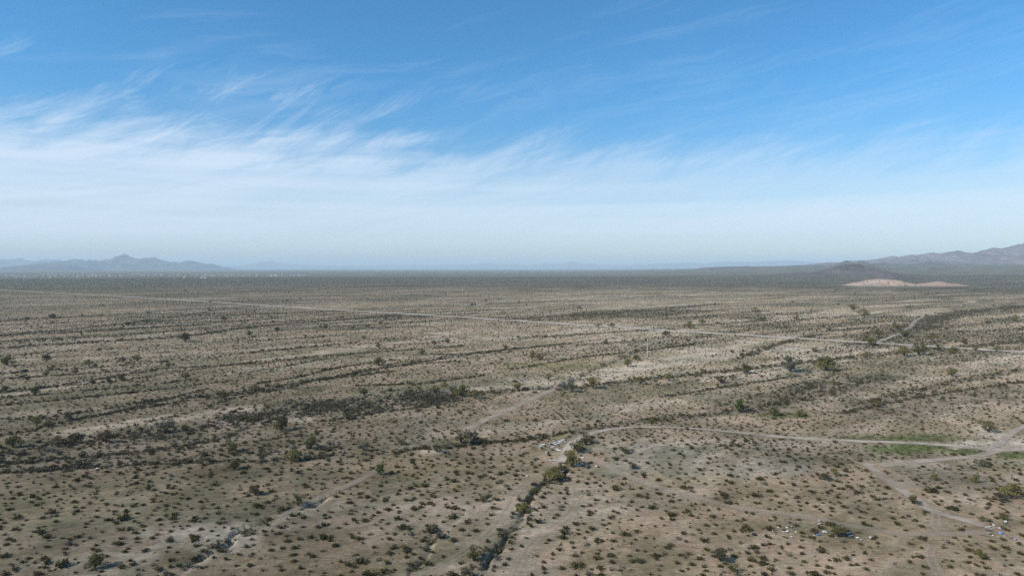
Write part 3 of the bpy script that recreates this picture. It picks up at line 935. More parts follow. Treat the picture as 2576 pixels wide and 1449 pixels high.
# every tree one can tell apart: foot of the tree in the survey picture, crown width there, kind
TREES = [
 (17, 920, 30, 'mesq'), (117, 908, 20, 'mesq'), (88, 993, 24, 'mesq'), (563, 1003, 28, 'mesq'), (467, 860, 28, 'scrub'), (307, 958, 22, 'scrub'), (273, 961, 17, 'scrub'), (233, 966, 14, 'scrub'),
 (467, 953, 20, 'mesq'), (132, 930, 18, 'palo'), (117, 945, 15, 'mesq'), (70, 958, 15, 'scrub'), (308, 911, 16, 'scrub'), (345, 908, 20, 'mesq'), (223, 917, 20, 'palo'), (423, 925, 18, 'palo'),
 (190, 940, 14, 'scrub'), (13, 983, 18, 'scrub'), (322, 820, 13, 'scrub'), (563, 805, 13, 'scrub'), (133, 801, 15, 'scrub'), (820, 828, 15, 'mesq'), (697, 833, 14, 'mesq'), (627, 845, 16, 'iron'), (640, 985, 24, 'palo'),
 (92, 1071, 34, 'palo'), (122, 1074, 26, 'mesq'), (173, 1056, 28, 'scrub'), (33, 1125, 36, 'mesq'), (267, 1114, 38, 'brown'), (192, 1113, 32, 'scrub'), (147, 1120, 30, 'brown'), (707, 1083, 46, 'mesq'), (417, 1088, 44, 'iron'),
 (783, 1127, 38, 'mesq'), (583, 1137, 36, 'mesq'), (737, 1161, 38, 'palo'), (510, 1168, 28, 'brown'), (590, 1181, 32, 'mesq'), (643, 1244, 34, 'scrub'), (750, 1272, 34, 'mesq'), (240, 1428, 42, 'mesq'),
 (952, 920, 28, 'mesq'), (1062, 893, 20, 'green'), (1338, 905, 24, 'palo'), (1358, 905, 24, 'mesq'), (1119, 973, 18, 'palo'), (1140, 993, 34, 'iron'), (1162, 997, 36, 'palo'), (1195, 1003, 32, 'palo'), (1302, 982, 26, 'palo'),
 (1379, 956, 20, 'palo'), (1439, 986, 36, 'iron'), (1492, 977, 38, 'palo'), (1612, 967, 28, 'palo'), (1682, 958, 26, 'palo'), (1092, 870, 18, 'brown'), (1125, 863, 14, 'brown'), (1579, 922, 28, 'palo'), (1525, 866, 16, 'brown'),
 (1675, 845, 18, 'mesq'), (915, 994, 24, 'mesq'), (952, 873, 14, 'brown'), (1505, 823, 15, 'palo'), (1539, 823, 15, 'palo'), (1600, 906, 18, 'mesq'), (1092, 988, 24, 'palo'), (1272, 879, 16, 'mesq'),
 (1987, 934, 46, 'iron'), (2080, 932, 46, 'palo'), (2074, 913, 32, 'mesq'), (2274, 896, 36, 'palo'), (2311, 893, 36, 'mesq'), (2397, 889, 26, 'palo'), (2454, 883, 16, 'palo'), (2507, 884, 18, 'palo'), (2191, 869, 28, 'palo'),
 (2344, 858, 28, 'palo'), (2361, 882, 22, 'mesq'), (1876, 939, 32, 'mesq'), (1814, 963, 26, 'brown'), (1844, 956, 20, 'brown'), (2394, 946, 26, 'palo'), (2174, 798, 28, 'palo'), (2147, 782, 24, 'palo'), (2207, 842, 22, 'palo'),
 (2257, 830, 22, 'palo'), (2277, 848, 22, 'mesq'), (2554, 808, 20, 'palo'), (2004, 984, 15, 'iron'), (2207, 1024, 22, 'palo'), (2097, 969, 17, 'palo'), (2051, 886, 16, 'brown'), (2427, 866, 18, 'brown'), (2177, 901, 26, 'palo'),
 (1901, 788, 18, 'palo'), (2004, 805, 16, 'palo'), (1767, 815, 16, 'palo'), (1917, 808, 16, 'palo'), (1734, 825, 22, 'palo'),
 (1160, 1112, 40, 'mesq'), (915, 1134, 28, 'iron'), (1009, 1119, 22, 'mesq'), (957, 1194, 22, 'green'), (1639, 1069, 22, 'green'), (1474, 1117, 36, 'mesq'), (1453, 1138, 38, 'mesq'), (1439, 1175, 52, 'palo'), (1392, 1208, 40, 'palo'),
 (1421, 1184, 24, 'scrub'), (1319, 1281, 32, 'palo'), (1192, 1408, 42, 'mesq'), (1572, 1141, 24, 'mesq'), (1592, 1179, 24, 'scrub'), (1412, 1211, 22, 'scrub'),
 (1947, 1046, 28, 'mesq'), (2011, 1047, 22, 'palo'), (1861, 1037, 26, 'green'), (2101, 1194, 20, 'palo'), (2127, 1187, 18, 'mesq'), (2074, 1207, 22, 'scrub'), (2354, 1207, 20, 'palo'), (2452, 1213, 20, 'palo'), (2549, 1254, 48, 'palo'),
 (2517, 1261, 28, 'scrub'), (2487, 1087, 34, 'mesq'), (2464, 1399, 26, 'palo'), (2471, 1174, 24, 'iron'), (2297, 1267, 26, 'mesq'), (2111, 1349, 40, 'mesq'), (1844, 1437, 28, 'mesq'), (1811, 1411, 42, 'scrub'), (2471, 1311, 20, 'palo'),
 (2527, 1308, 20, 'mesq'), (1385, 1195, 20, 'mesq'), (1345, 1233, 24, 'mesq'), (1330, 1256, 24, 'scrub'), (1215, 1262, 22, 'mesq'), (1100, 1136, 20, 'brown'),
]
ORD = ['leftmost', 'second from the left', 'third from the left', 'fourth from the left', 'fifth from the left', 'sixth from the left', 'seventh from the left', 'eighth from the left',
       'ninth from the left', 'tenth from the left', 'eleventh from the left', 'twelfth from the left', 'thirteenth from the left', 'fourteenth from the left', 'fifteenth from the left',
       'sixteenth from the left', 'seventeenth from the left', 'eighteenth from the left', 'nineteenth from the left', 'twentieth from the left']


def place_of(px, py):
    road = np.interp(px, [0, 300, 1000, 1900, 2576], [731, 745, 789, 845, 886])
    if py < road:
        return 'beyond the gravel road'
    if px < 900:
        if py < 960:
            return 'on the upper left plain'
        if py < 1030:
            return 'on the striped left flats'
        if py < 1200:
            return 'in the left scrub washes'
        return 'on the lower left flats'
    if px < 1700:
        if py < 925:
            return 'near the utility poles'
        if py < 1060:
            return 'along the broad middle wash'
        if py < 1225:
            return 'by the loop track bend'
        return 'along the bottom centre gully'
    if py < 990:
        return 'along the right wash'
    if py < 1110:
        return 'above the right loop track'
    if py < 1270:
        return 'right, below the loop track'
    return 'among the lower right litter'


KIND_TXT = {'palo': ('yellow-olive palo verde', 'palo_verde_tree'), 'mesq': ('dark olive mesquite', 'mesquite_tree'), 'iron': ('rounded grey-green ironwood', 'ironwood_tree'),
            'brown': ('brownish half-bare tree', 'bare_tree'), 'green': ('slim fresh green tree', 'green_tree'), 'scrub': ('low dark spreading tree', 'spreading_tree')}
rows = {}
for i_, (px, py, wd, kd) in enumerate(TREES):
    rows.setdefault((kd, place_of(px, py)), []).append((px, i_))
tree_label = {}
for (kd, pl), lst in rows.items():
    lst.sort()
    for r_, (px, i_) in enumerate(lst):
        nm = KIND_TXT[kd][0]
        tree_label[i_] = f'{nm} {pl}' if len(lst) == 1 else f'{nm} {pl}, {ORD[r_]}'
tree_xy = []
rt = random.Random(5)
for i_, (px, py, wd, kd) in enumerate(TREES):
    x, y = gpt(px, py)
    dist = math.hypot(y, CAM_H)
    width = wd / FPX * dist * 1.10
    crown_me, trunk_me = TREE[kd][rt.randrange(3)]
    hr = 1.0 / 1.28
    if crown_me is TREE['green'][0][0]:
        hr = 1.0 / .75
    s = width * hr
    root = bpy.data.objects.new(KIND_TXT[kd][1], None)
    COL.objects.link(root)
    root.empty_display_size = .5
    root.location = (x, y, float(T(x, y)[0]) - .05)
    root.rotation_euler = (0, 0, rt.uniform(0, 6.28))
    sx = 1.0
    root.scale = (s * rt.uniform(.92, 1.1), s * rt.uniform(.92, 1.1), s * rt.uniform(.80, 1.0))
    tag(root, tree_label[i_], 'tree', 'desert trees scattered along the washes')
    link('crown', crown_me, root)
    link('trunk', trunk_me, root)
    tree_xy.append((x, y, width))
far_rng = np.random.default_rng(77)
got = 0
while got < 140:
    px, py = far_rng.uniform(-20, 2596), 704 + 150 * far_rng.random() ** 1.3
    if 2100 < px < 2450 and py < 728:
        continue
    x, y = gpt(px, py)
    if float(far_wash(np.array([x]), np.array([y]))[0]) < .35 or y < 520:
        continue
    if seg_dist(np.array([x]), np.array([y]), ROAD)[0] < 10:
        continue
    kd = ('mesq', 'scrub', 'mesq', 'palo', 'scrub', 'iron')[got % 6]
    crown_me, trunk_me = TREE[kd][rt.randrange(3)]
    s = far_rng.uniform(2.4, 4.8)
    root = bpy.data.objects.new(KIND_TXT[kd][1], None)
    COL.objects.link(root)
    root.location = (x, y, float(T(x, y)[0]) - .05)
    root.rotation_euler = (0, 0, rt.uniform(0, 6.28))
    root.scale = (s, s, s * .72)
    side_ = ('far left', 'left', 'left centre', 'centre', 'right centre', 'right', 'far right')[int(min(max(px, 0), 2575) // 368)]
    rr_ = 'beyond the road' if py < np.interp(px, [0, 300, 1000, 1900, 2576], [731, 745, 789, 845, 886]) else 'short of the road'
    t_ = f'{KIND_TXT[kd][0]}, tiny, {side_} of the plain {rr_}'
    tag(root, t_, 'tree', t_)
    link('crown', crown_me, root)
    link('trunk', trunk_me, root)
    tree_xy.append((x, y, s * 1.2))
    got += 1
TREE_XY = np.array(tree_xy)

# ---------------------------------------------------------------- scatter
ALLTR = [(poly, wd) for wd, poly, br, ruts in TRACKS.values()] + [(ROAD, 13.0)]


def clear_of_tracks(x, y, pad=.3):
    ok = np.ones(len(x), bool)
    for poly, wd in ALLTR:
        ok &= seg_dist(x, y, poly) > wd / 2 + pad
    return ok


def patch_w(x, y, kinds):
    a = np.zeros(len(x))
    for px, py, rx, ry, k, s in PATCH:
        if k in kinds and py > 760:
            gx, gy = gpt(px, py)
            dd = math.hypot(gx, gy)
            q = np.sqrt(((x - gx) / (rx / FPX * dd)) ** 2 + ((y - gy) / (ry * dd * dd / (CAM_H * FPX))) ** 2)
            a = np.maximum(a, s * (1 - sstep(q, .6, 1.1)))
    return a


def grid_pts(d0, d1, cell, amax=R(44)):
    nx = int(2 * d1 * math.tan(amax) / cell) + 1
    ny = int((d1 - d0 * math.cos(amax)) / cell) + 1
    gx, gy = np.meshgrid(np.arange(nx), np.arange(ny))
    x = (gx.ravel() + RNG.uniform(-.48, .48, nx * ny)) * cell - d1 * math.tan(amax)
    y = (gy.ravel() + RNG.uniform(-.48, .48, nx * ny)) * cell + d0 * math.cos(amax)
    d = np.hypot(x, y)
    k = (d >= d0) & (d < d1) & (np.abs(np.arctan2(x, y)) < amax)
    return x[k], y[k]


pts = []        # x, y, scale, variant
# near and middle ground: single creosote bushes
for d0, d1, cell in ((100, 420, 2.9), (420, 1000, 3.15), (1000, 2400, 4.3)):
    x, y = grid_pts(d0, d1, cell)
    d = np.hypot(x, y)
    dens = .95 + .8 * (fbm(x / 38, y / 38, 121, 3) - .5) - .10 * sstep(d, 250, 600)
    dens = np.maximum(dens, .15)
    fw = far_wash(x, y) * sstep(d, 300, 600)
    dens = dens + .9 * fw - .1 * sstep(d, 300, 600)
    if d1 <= 1000:
        for poly, hw, k, a in BARE:
            dens = dens * (1 - .72 * a * (1 - sstep(seg_dist(x, y, poly) / hw, .6, 1.1)))
        dens = dens * (1 - .95 * patch_w(x, y, ('green', 'bare', 'ash'))) * (1 - .45 * patch_w(x, y, ('pink',)))
    ok = RNG.random(len(x)) < dens
    ok &= clear_of_tracks(x, y)
    x, y, d, fw = x[ok], y[ok], d[ok], fw[ok]
    sc = np.exp(RNG.normal(0, .30, len(x))) * (.58 + .27 * (1 - sstep(d, 150, 330)) + .26 * fw + .10 * sstep(d, 420, 900))
    if d0 < 1000:
        var = RNG.integers(0, 8, len(x))
        var = np.where(RNG.random(len(x)) < (.17 if d0 < 400 else .34), RNG.integers(8, 10, len(x)), var)
        var = np.where(RNG.random(len(x)) < .10 + .35 * patch_w(x, y, ('grey',)), RNG.integers(10, 13, len(x)), var)
    else:
        var = RNG.integers(16, 19, len(x))
        var = np.where(RNG.random(len(x)) < .35, RNG.integers(19, 21, len(x)), var)
    pts.append(np.stack([x, y, sc, var], 1))
# far scrub
x, y = grid_pts(2400, 4600, 12)
sc = np.exp(RNG.normal(.55, .35, len(x)))
ok = (RNG.random(len(x)) < .8) & clear_of_tracks(x, y, 2)
for (cx_, cy_, rx_, ry_) in ((2215, 712, 105, 9), (2350, 714, 95, 9)):
    gx, gy = gpt(cx_, 719)
    ok &= ~((np.abs(x - gx) < rx_ / FPX * 2300) & (y < 2420) & (y > 2150))
pts.append(np.stack([x, y, sc, RNG.integers(16, 21, len(x))], 1)[ok])
PLAIN = np.vstack(pts)
# washes
wp = []
for poly, hw, dn, gr in WASHES:
    seg = np.hypot(*np.diff(poly, axis=0).T)
    s = np.concatenate([[0], np.cumsum(seg)])
    n = int(s[-1] * hw * 2 * dn * 1.7)
    q = RNG.uniform(0, s[-1], n)
    x, y = np.interp(q, s, poly[:, 0]), np.interp(q, s, poly[:, 1])
    off = RNG.normal(0, hw * .55, n)
    tx, ty = np.interp(q, s, np.gradient(poly[:, 0])), np.interp(q, s, np.gradient(poly[:, 1]))
    L = np.hypot(tx, ty) + 1e-9
    x, y = x + ty / L * off, y - tx / L * off
    ok = (RNG.random(n) < (1.5 * fbm(q / 14, q * 0 + hw, 131, 3) if hw > 3.2 else .45 + .9 * (fbm(q / 22, q * 0 + hw, 131, 3) - .35))) & clear_of_tracks(x, y, .2) & (y > 90)
    x, y = x[ok], y[ok]
    var = np.where(RNG.random(len(x)) < gr, RNG.integers(10, 13, len(x)), RNG.integers(13, 16, len(x)))
    var = np.where(RNG.random(len(x)) < .22, RNG.integers(0, 10, len(x)), var)
    sc = np.exp(RNG.normal(-.04, .36, len(x)))
    if hw < 2.3:
        sc = sc * .8
    wp.append(np.stack([x, y, sc, var], 1))
WASH = np.vstack(wp)
# small herbs on the green spots, tiny bursage on the near ground
x, y = grid_pts(110, 420, .9)
ok = (RNG.random(len(x)) < .34 * patch_w(x, y, ('green',))) & clear_of_tracks(x, y, .1)
HERB = np.stack([x, y, RNG.uniform(.6, 1.2, len(x)), RNG.integers(21, 23, len(x))], 1)[ok]
x, y = grid_pts(105, 330, 2.3)
dn = sstep(fbm(x / 12, y / 12, 141, 3), .52, .72) * .5 + .05
ok = (RNG.random(len(x)) < dn) & clear_of_tracks(x, y, .1)
SMALL = np.stack([x, y, RNG.uniform(.22, .5, len(x)), np.where(RNG.random(len(x)) < .5, RNG.integers(10, 13, len(x)), RNG.integers(0, 10, len(x)))], 1)[ok]

# keep the plain bushes out of tree crowns
for tx, ty, tw in TREE_XY:
    k = (np.abs(PLAIN[:, 0] - tx) < tw * .4) & (np.abs(PLAIN[:, 1] - ty) < tw * .4)
    PLAIN = PLAIN[~k]

PROTO = BUSH + BUSH_DRY + GREY + DARK + FARB + FARG + TUFT     # 8 2 3 3 3 2 2
# the 300 bushes that show largest stand as objects of their own
zz = T(PLAIN[:, 0], PLAIN[:, 1])
pxs, pys = P(PLAIN[:, 0], PLAIN[:, 1], zz)
inside = (pxs > -8) & (pxs < 2584) & (pys < 1458) & (PLAIN[:, 3] < 10) & (np.hypot(PLAIN[:, 0], PLAIN[:, 1]) < 420)
rank = np.where(inside, PLAIN[:, 2] / np.hypot(PLAIN[:, 1], CAM_H), 0)
sel = np.argsort(-rank)[:300]
solo = np.zeros(len(PLAIN), bool)
solo[sel] = True


def bush_place(px, py):
    gx = np.interp(py, [1180, 1255, 1300, 1340, 1400, 1450], [1425, 1325, 1300, 1288, 1229, 1192])
    if px < 380:
        return 'at far lower left'
    if px < 760:
        return 'left of the lower left gully'
    if px < gx - 160:
        return 'left of the rutted track'
    if px < gx:
        return 'just left of the centre gully'
    if px < 1750:
        return 'right of the centre gully'
    if px < 2250:
        return 'near the lower right litter'
    return 'at far lower right'


rb = random.Random(3)
for i_ in sel:
    x, y, s, vv_ = PLAIN[i_]
    me = PROTO[int(vv_)]
    ob = link('creosote_bush' if vv_ < 8 else 'dry_bush', me, None, (x, y, float(zz[i_])))
    ob.rotation_euler = (0, 0, rb.uniform(0, 6.28))
    ob.scale = (s * rb.uniform(.9, 1.15), s * rb.uniform(.9, 1.15), s)
    pl = bush_place(pxs[i_], pys[i_])
    dist_txt = 'in the nearest strip' if pys[i_] > 1370 else 'a little farther off' if pys[i_] > 1270 else 'farther up'
    big = 'large' if s > 1.6 else 'mid-sized' if s > 1.15 else 'small'
    adj = 'olive creosote bush' if vv_ < 8 else 'dry brown bush'
    tag(ob, f'{big} {adj} {pl}, {dist_txt}', 'bush', f'{big} {adj}es {dist_txt} {pl}')

proto_col = bpy.data.collections.new('plant_kinds')
for k, me in enumerate(PROTO):
    po = bpy.data.objects.new(f'kind_{k:02d}', me)
    proto_col.objects.link(po)


def scatter(name, arr, label):
    arr = arr[np.hypot(arr[:, 0], arr[:, 1]) > 60]
    z = T(arr[:, 0], arr[:, 1])
    me = bpy.data.meshes.new(name)
    me.vertices.add(len(arr))
    co = np.stack([arr[:, 0], arr[:, 1], z], 1).astype(np.float32)
    me.vertices.foreach_set('co', co.ravel())
    a = me.attributes.new('size', 'FLOAT', 'POINT')
    a.data.foreach_set('value', arr[:, 2].astype(np.float32))
    a = me.attributes.new('turn', 'FLOAT', 'POINT')
    a.data.foreach_set('value', RNG.uniform(0, 6.28, len(arr)).astype(np.float32))
    a = me.attributes.new('plant', 'INT', 'POINT')
    a.data.foreach_set('value', arr[:, 3].astype(np.int32))
    ob = link(name, me)
    ng = bpy.data.node_groups.new(name, 'GeometryNodeTree')
    ng.interface.new_socket('Geometry', in_out='INPUT', socket_type='NodeSocketGeometry')
    ng.interface.new_socket('Geometry', in_out='OUTPUT', socket_type='NodeSocketGeometry')
    N, Lk = ng.nodes, ng.links
    gi, go = N.new('NodeGroupInput'), N.new('NodeGroupOutput')
    iop = N.new('GeometryNodeInstanceOnPoints')
    ci = N.new('GeometryNodeCollectionInfo')
    ci.inputs['Collection'].default_value = proto_col
    ci.inputs['Separate Children'].default_value = True
    ci.inputs['Reset Children'].default_value = True

    def attr(nm, ty):
        q = N.new('GeometryNodeInputNamedAttribute')
        q.data_type = ty
        q.inputs[0].default_value = nm
        return q.outputs[0]
    cx = N.new('ShaderNodeCombineXYZ')
    Lk.new(attr('turn', 'FLOAT'), cx.inputs[2])
    e2r = N.new('FunctionNodeEulerToRotation')
    Lk.new(cx.outputs[0], e2r.inputs[0])
    Lk.new(gi.outputs[0], iop.inputs['Points'])
    Lk.new(ci.outputs[0], iop.inputs['Instance'])
    iop.inputs['Pick Instance'].default_value = True
    Lk.new(attr('plant', 'INT'), iop.inputs['Instance Index'])
    Lk.new(e2r.outputs[0], iop.inputs['Rotation'])
    Lk.new(attr('size', 'FLOAT'), iop.inputs['Scale'])
    Lk.new(iop.outputs[0], go.inputs[0])
    md = ob.modifiers.new('scatter', 'NODES')
    md.node_group = ng
    tag(ob, label, None, None, 'stuff')
    return ob


scatter('desert_scrub', PLAIN[~solo], 'creosote scrub dotted over the whole desert plain')
scatter('wash_scrub', WASH, 'dense dark scrub lining the dry washes')
scatter('green_herbs', HERB, 'fresh green herbs on damp ground beside the loop track')
scatter('low_scrub', SMALL, 'tiny low plants speckling the nearest soil')
print('plants', len(PLAIN), len(WASH), len(HERB), len(SMALL))

# ---------------------------------------------------------------- utility poles
M['pole_pale'] = simple('pale_pole_wood', (.56, .50, .40), .15, 1.0)
M['pole_dark'] = simple('dark_pole_wood', (.10, .078, .058), .25, 1.0)
M['glass'] = simple('grey_insulator', (.30, .30, .30), .1, 8, .4)


def cyl(r0, r1, z0, z1, n=10, cx=0, cy=0, rings=1):
    V, F = [], []
    for q in range(rings + 1):
        t = q / rings
        r = r0 + (r1 - r0) * t
        for k in range(n):
            a = 2 * math.pi * k / n
            V.append((cx + r * math.cos(a), cy + r * math.sin(a), z0 + (z1 - z0) * t))
    for q in range(rings):
        for k in range(n):
            F.append([q * n + k, q * n + (k + 1) % n, (q + 1) * n + (k + 1) % n, (q + 1) * n + k])
    F.append(list(range(n))[::-1])
    F.append([rings * n + k for k in range(n)])
    return V, F


def box(sx, sy, sz, cx=0, cy=0, z0=0):
    V = [(cx + a * sx / 2, cy + b_ * sy / 2, z0 + c_ * sz) for c_ in (0, 1) for a, b_ in ((-1, -1), (1, -1), (1, 1), (-1, 1))]
    F = [[3, 2, 1, 0], [4, 5, 6, 7], [0, 1, 5, 4], [1, 2, 6, 5], [2, 3, 7, 6], [3, 0, 4, 7]]
    return V, F


def pyjoin(parts):
    V, F, mi = [], [], []
    for (v_, f_, m_) in parts:
        o_ = len(V)
        V += [tuple(q) for q in v_]
        F += [[i + o_ for i in f] for f in f_]
        mi += [m_] * len(f_)
    return V, F, mi


pole_txt = ['pale utility pole farthest away, just below the gravel road', 'thin dark utility pole, second farthest in the line', 'brown utility pole in the middle of the line, left of the pale one',
            'tall cream utility pole, brightest of the line', 'dark utility pole rising behind a mesquite in the wash', 'dark utility pole beside the pole line track, nearest of the line']
for k, (px, py, hpx, ml) in enumerate(((1124, 833, 26, 'pole_pale'), (1255, 850, 29, 'pole_dark'), (1417, 873, 32, 'pole_dark'), (1628.5, 898, 46, 'pole_pale'), (1880.5, 929, 43, 'pole_dark'), (2215.5, 972, 48, 'pole_dark'))):
    x, y = gpt(px, py)
    hh = hpx / FPX * y
    root = bpy.data.objects.new('utility_pole', None)
    COL.objects.link(root)
    root.location = (x, y, float(T(x, y)[0]))
    tag(root, pole_txt[k], 'utility pole', 'utility poles marching towards the road')
    V, F, mi = pyjoin([(*cyl(.21, .13, -.5, hh, 10, rings=3), 0)])
    link('shaft', mesh_np('shaft', V, F, [M[ml]], mi), root)
    V, F, mi = pyjoin([(*cyl(.05, .03, hh + .002, hh + .14, 8), 0), (*cyl(.09, .06, hh + .142, hh + .30, 8), 0)])
    link('insulator', mesh_np('insulator', V, F, [M['glass']], mi), root)
    V, F, mi = pyjoin([(*box(.10, 1.3, .12, .19, 0, hh - .55), 0)])
    link('crossarm', mesh_np('crossarm', V, F, [M[ml]], mi), root)

# saguaro beside a palo verde at lower right
mt, h, b, o = material('cactus_skin', .7)
tcn = h.n('ShaderNodeTexCoord')
sx_, sy_, sz_ = h.sep(tcn.outputs['Object'])
rib = h.m('SINE', h.m('MULTIPLY', h.m('ARCTAN2', sy_, sx_), 14.0))
h.put(b.inputs['Base Color'], h.mix(h.ss(rib, -1, 1), (.075, .085, .040), (.15, .15, .075)))
M['cactus'] = mt


def saguaro(px, py, hh, arms, label):
    x, y = gpt(px, py)
    root = bpy.data.objects.new('saguaro_cactus', None)
    COL.objects.link(root)
    root.location = (x, y, float(T(x, y)[0]) - .05)
    tag(root, label, 'cactus')
    V, F = [], []
    nn_, prof = 28, [(0, .17), (.1, .2), (.5, .23), (.8, .21), (.93, .17), (.985, .09), (1.0, .02)]
    for t, r in prof:
        for k in range(nn_):
            a = 2 * math.pi * k / nn_
            rr = r * (1.0 if k % 2 else .86)
            V.append((rr * math.cos(a), rr * math.sin(a), t * hh))
    for q in range(len(prof) - 1):
        for k in range(nn_):
            F.append([q * nn_ + k, q * nn_ + (k + 1) % nn_, (q + 1) * nn_ + (k + 1) % nn_, (q + 1) * nn_ + k])
    F.append([(len(prof) - 1) * nn_ + k for k in range(nn_)])
    link('stem', mesh_np('stem', V, F, [M['cactus']]), root)
    for an, z0, z1 in arms:
        V, F = [], []
        path = [(.12, z0), (.38, z0 + .06), (.48, z0 + .28), (.49, z1 - .12), (.49, z1)]
        rads = [.10, .12, .13, .12, .03]
        for (d_, z_), r_ in zip(path, rads):
            for k in range(12):
                a = 2 * math.pi * k / 12
                V.append((math.cos(an) * (d_ + r_ * math.cos(a) * (.4 if d_ < .4 else 1)) - math.sin(an) * r_ * math.sin(a),
                          math.sin(an) * (d_ + r_ * math.cos(a) * (.4 if d_ < .4 else 1)) + math.cos(an) * r_ * math.sin(a),
                          z_ + (r_ * math.cos(a) if d_ < .4 else 0)))
        for q in range(len(path) - 1):
            for k in range(12):
                F.append([q * 12 + k, q * 12 + (k + 1) % 12, (q + 1) * 12 + (k + 1) % 12, (q + 1) * 12 + k])
        F.append([48 + k for k in range(12)])
        link('arm', mesh_np('arm', V, F, [M['cactus']]), root)


saguaro(2459.5, 1214, 3.3, ((.2, 1.5, 2.1), (3.3, 1.6, 2.3)), 'short saguaro cactus standing against a palo verde at lower right')

# ---------------------------------------------------------------- dark shed in the clearing beyond the road
M['shed_dark'] = simple('dark_shed_boards', (.035, .032, .045), .3, 2)
M['shed_lilac'] = simple('pale_lilac_panel', (.36, .31, .42), .1, 2)
M['shed_roof'] = simple('dull_roof_sheet', (.05, .046, .055), .2, 3, .6)
x, y = gpt(1191, 768)
root = bpy.data.objects.new('desert_shed', None)
COL.objects.link(root)
root.location = (x, y, float(T(x, y)[0]))
tag(root, 'low dark shed with a pale lilac door panel in a bare clearing beyond the road', 'shed')
V, F, mi = pyjoin([(*box(8.6, 3.4, 2.3, 0, 0, 0), 0)])
link('wall', mesh_np('wall', V, F, [M['shed_dark']], mi), root)
V = [(-4.6, -2.0, 2.303), (4.6, -2.0, 2.303), (4.6, 2.0, 2.303), (-4.6, 2.0, 2.303), (-3.4, 0, 3.3), (3.2, 0, 3.2)]
F = [[3, 2, 1, 0], [0, 1, 5, 4], [2, 3, 4, 5], [1, 2, 5], [3, 0, 4]]
link('roof', mesh_np('roof', V, F, [M['shed_roof']]), root)
V, F, mi = pyjoin([(*box(1.9, .12, 2.25, 1.2, -1.765, .0), 0)])
link('door', mesh_np('door', V, F, [M['shed_lilac']], mi), root)
V, F, mi = pyjoin([(*box(1.2, .08, .8, -2.4, -1.745, 1.0), 0)])
link('window', mesh_np('window', V, F, [M['shed_roof']], mi), root)

# ---------------------------------------------------------------- far town
M['stucco_white'] = simple('white_stucco', (.42, .385, .345), .08, .3, .8, .12)
M['stucco_tan'] = simple('tan_stucco', (.33, .285, .235), .08, .3, .8, .15)
M['roof_grey'] = simple('grey_roof', (.36, .33, .32), .15, .5, .8, .2)
M['roof_pale'] = simple('pale_roof', (.42, .385, .35), .15, .5, .8, .15)


def house_mesh(L, W, Hh, rh, wallm, roofm, wing):
    parts = [(*box(L, W, Hh, 0, 0, -.3), 0)]
    e = .6
    V = [(-L / 2 - e, -W / 2 - e, Hh - .297), (L / 2 + e, -W / 2 - e, Hh - .297), (L / 2 + e, W / 2 + e, Hh - .297), (-L / 2 - e, W / 2 + e, Hh - .297), (-L / 2 + W * .4, 0, Hh + rh), (L / 2 - W * .4, 0, Hh + rh)]
    F = [[3, 2, 1, 0], [0, 1, 5, 4], [2, 3, 4, 5], [1, 2, 5], [3, 0, 4]]
    parts.append((V, F, 1))
    if wing:
        parts.append((*box(W * .55, W * .5, Hh * .9, L * .22, -W * .76, -.3), 0))
        ww = W * .55 + 1
        y0, y1, xc = -W * 1.02, -W * .3, L * .22
        V = [(xc - ww / 2, y0, Hh * .9 - .297), (xc + ww / 2, y0, Hh * .9 - .297), (xc + ww / 2, y1, Hh * .9 - .297), (xc - ww / 2, y1, Hh * .9 - .297), (xc, y0 + .4, Hh + rh * .6), (xc, y1, Hh + rh * .6)]
        F = [[3, 2, 1, 0], [0, 4, 5, 3], [1, 2, 5, 4], [0, 1, 4]]
        parts.append((V, F, 1))
    V, F, mi = pyjoin(parts)
    return mesh_np('house', V, F, [wallm, roofm], mi)


HOUSE = [(house_mesh(17, 10, 4.2, 2.2, M['stucco_white'], M['roof_pale'], True), 'tiny white house with pale roof'),
         (house_mesh(14, 11, 6.5, 2.4, M['stucco_white'], M['roof_grey'], True), 'tiny tall white house with grey roof'),
         (house_mesh(16, 10, 4.0, 2.3, M['stucco_tan'], M['roof_grey'], True), 'tiny tan house with grey roof'),
         (house_mesh(22, 12, 4.4, 1.4, M['stucco_white'], M['roof_pale'], False), 'tiny long white house with low roof')]
rh_ = random.Random(21)
spots = []
while len(spots) < 245:
    px = rh_.uniform(-40, 770)
    top_ = 690.5 + (1.6 if px > 380 else 0)
    bot_ = np.interp(px, [0, 300, 420, 770], [697.5, 697.0, 695.2, 694.6])
    py = rh_.uniform(top_, bot_)
    if rh_.random() > (.9 if px < 420 else .75):
        continue
    if 430 < px < 470 and rh_.random() < .6:
        continue
    x, y = gpt(px, py)
    if all((x - a) ** 2 + (y - b_) ** 2 > 21 ** 2 for a, b_ in spots):
        spots.append((x, y))
for (x, y) in spots:
    me, txt = HOUSE[rh_.randrange(4)]
    ob = link('house', me, None, (x, y, float(T(x, y)[0])))
    ob.rotation_euler = (0, 0, R(rh_.choice((-30, 8, 60, -75)) + rh_.uniform(-8, 8)))
    ob.scale = (.95, .95, 1.0)
    px = P(x, y, 0)[0]
    wh = ("at the far left edge of town", 'below the dark mesa', 'right of the dark mesa', 'below the highest blue peak', 'below the second blue peak', 'below the last blue hill', 'just right of the blue range', 'below the pale far peak')[int(np.digitize(px, [100, 185, 275, 350, 440, 540, 630]))]
    tag(ob, f'{txt} {wh}', 'house', f'{txt} {wh}')
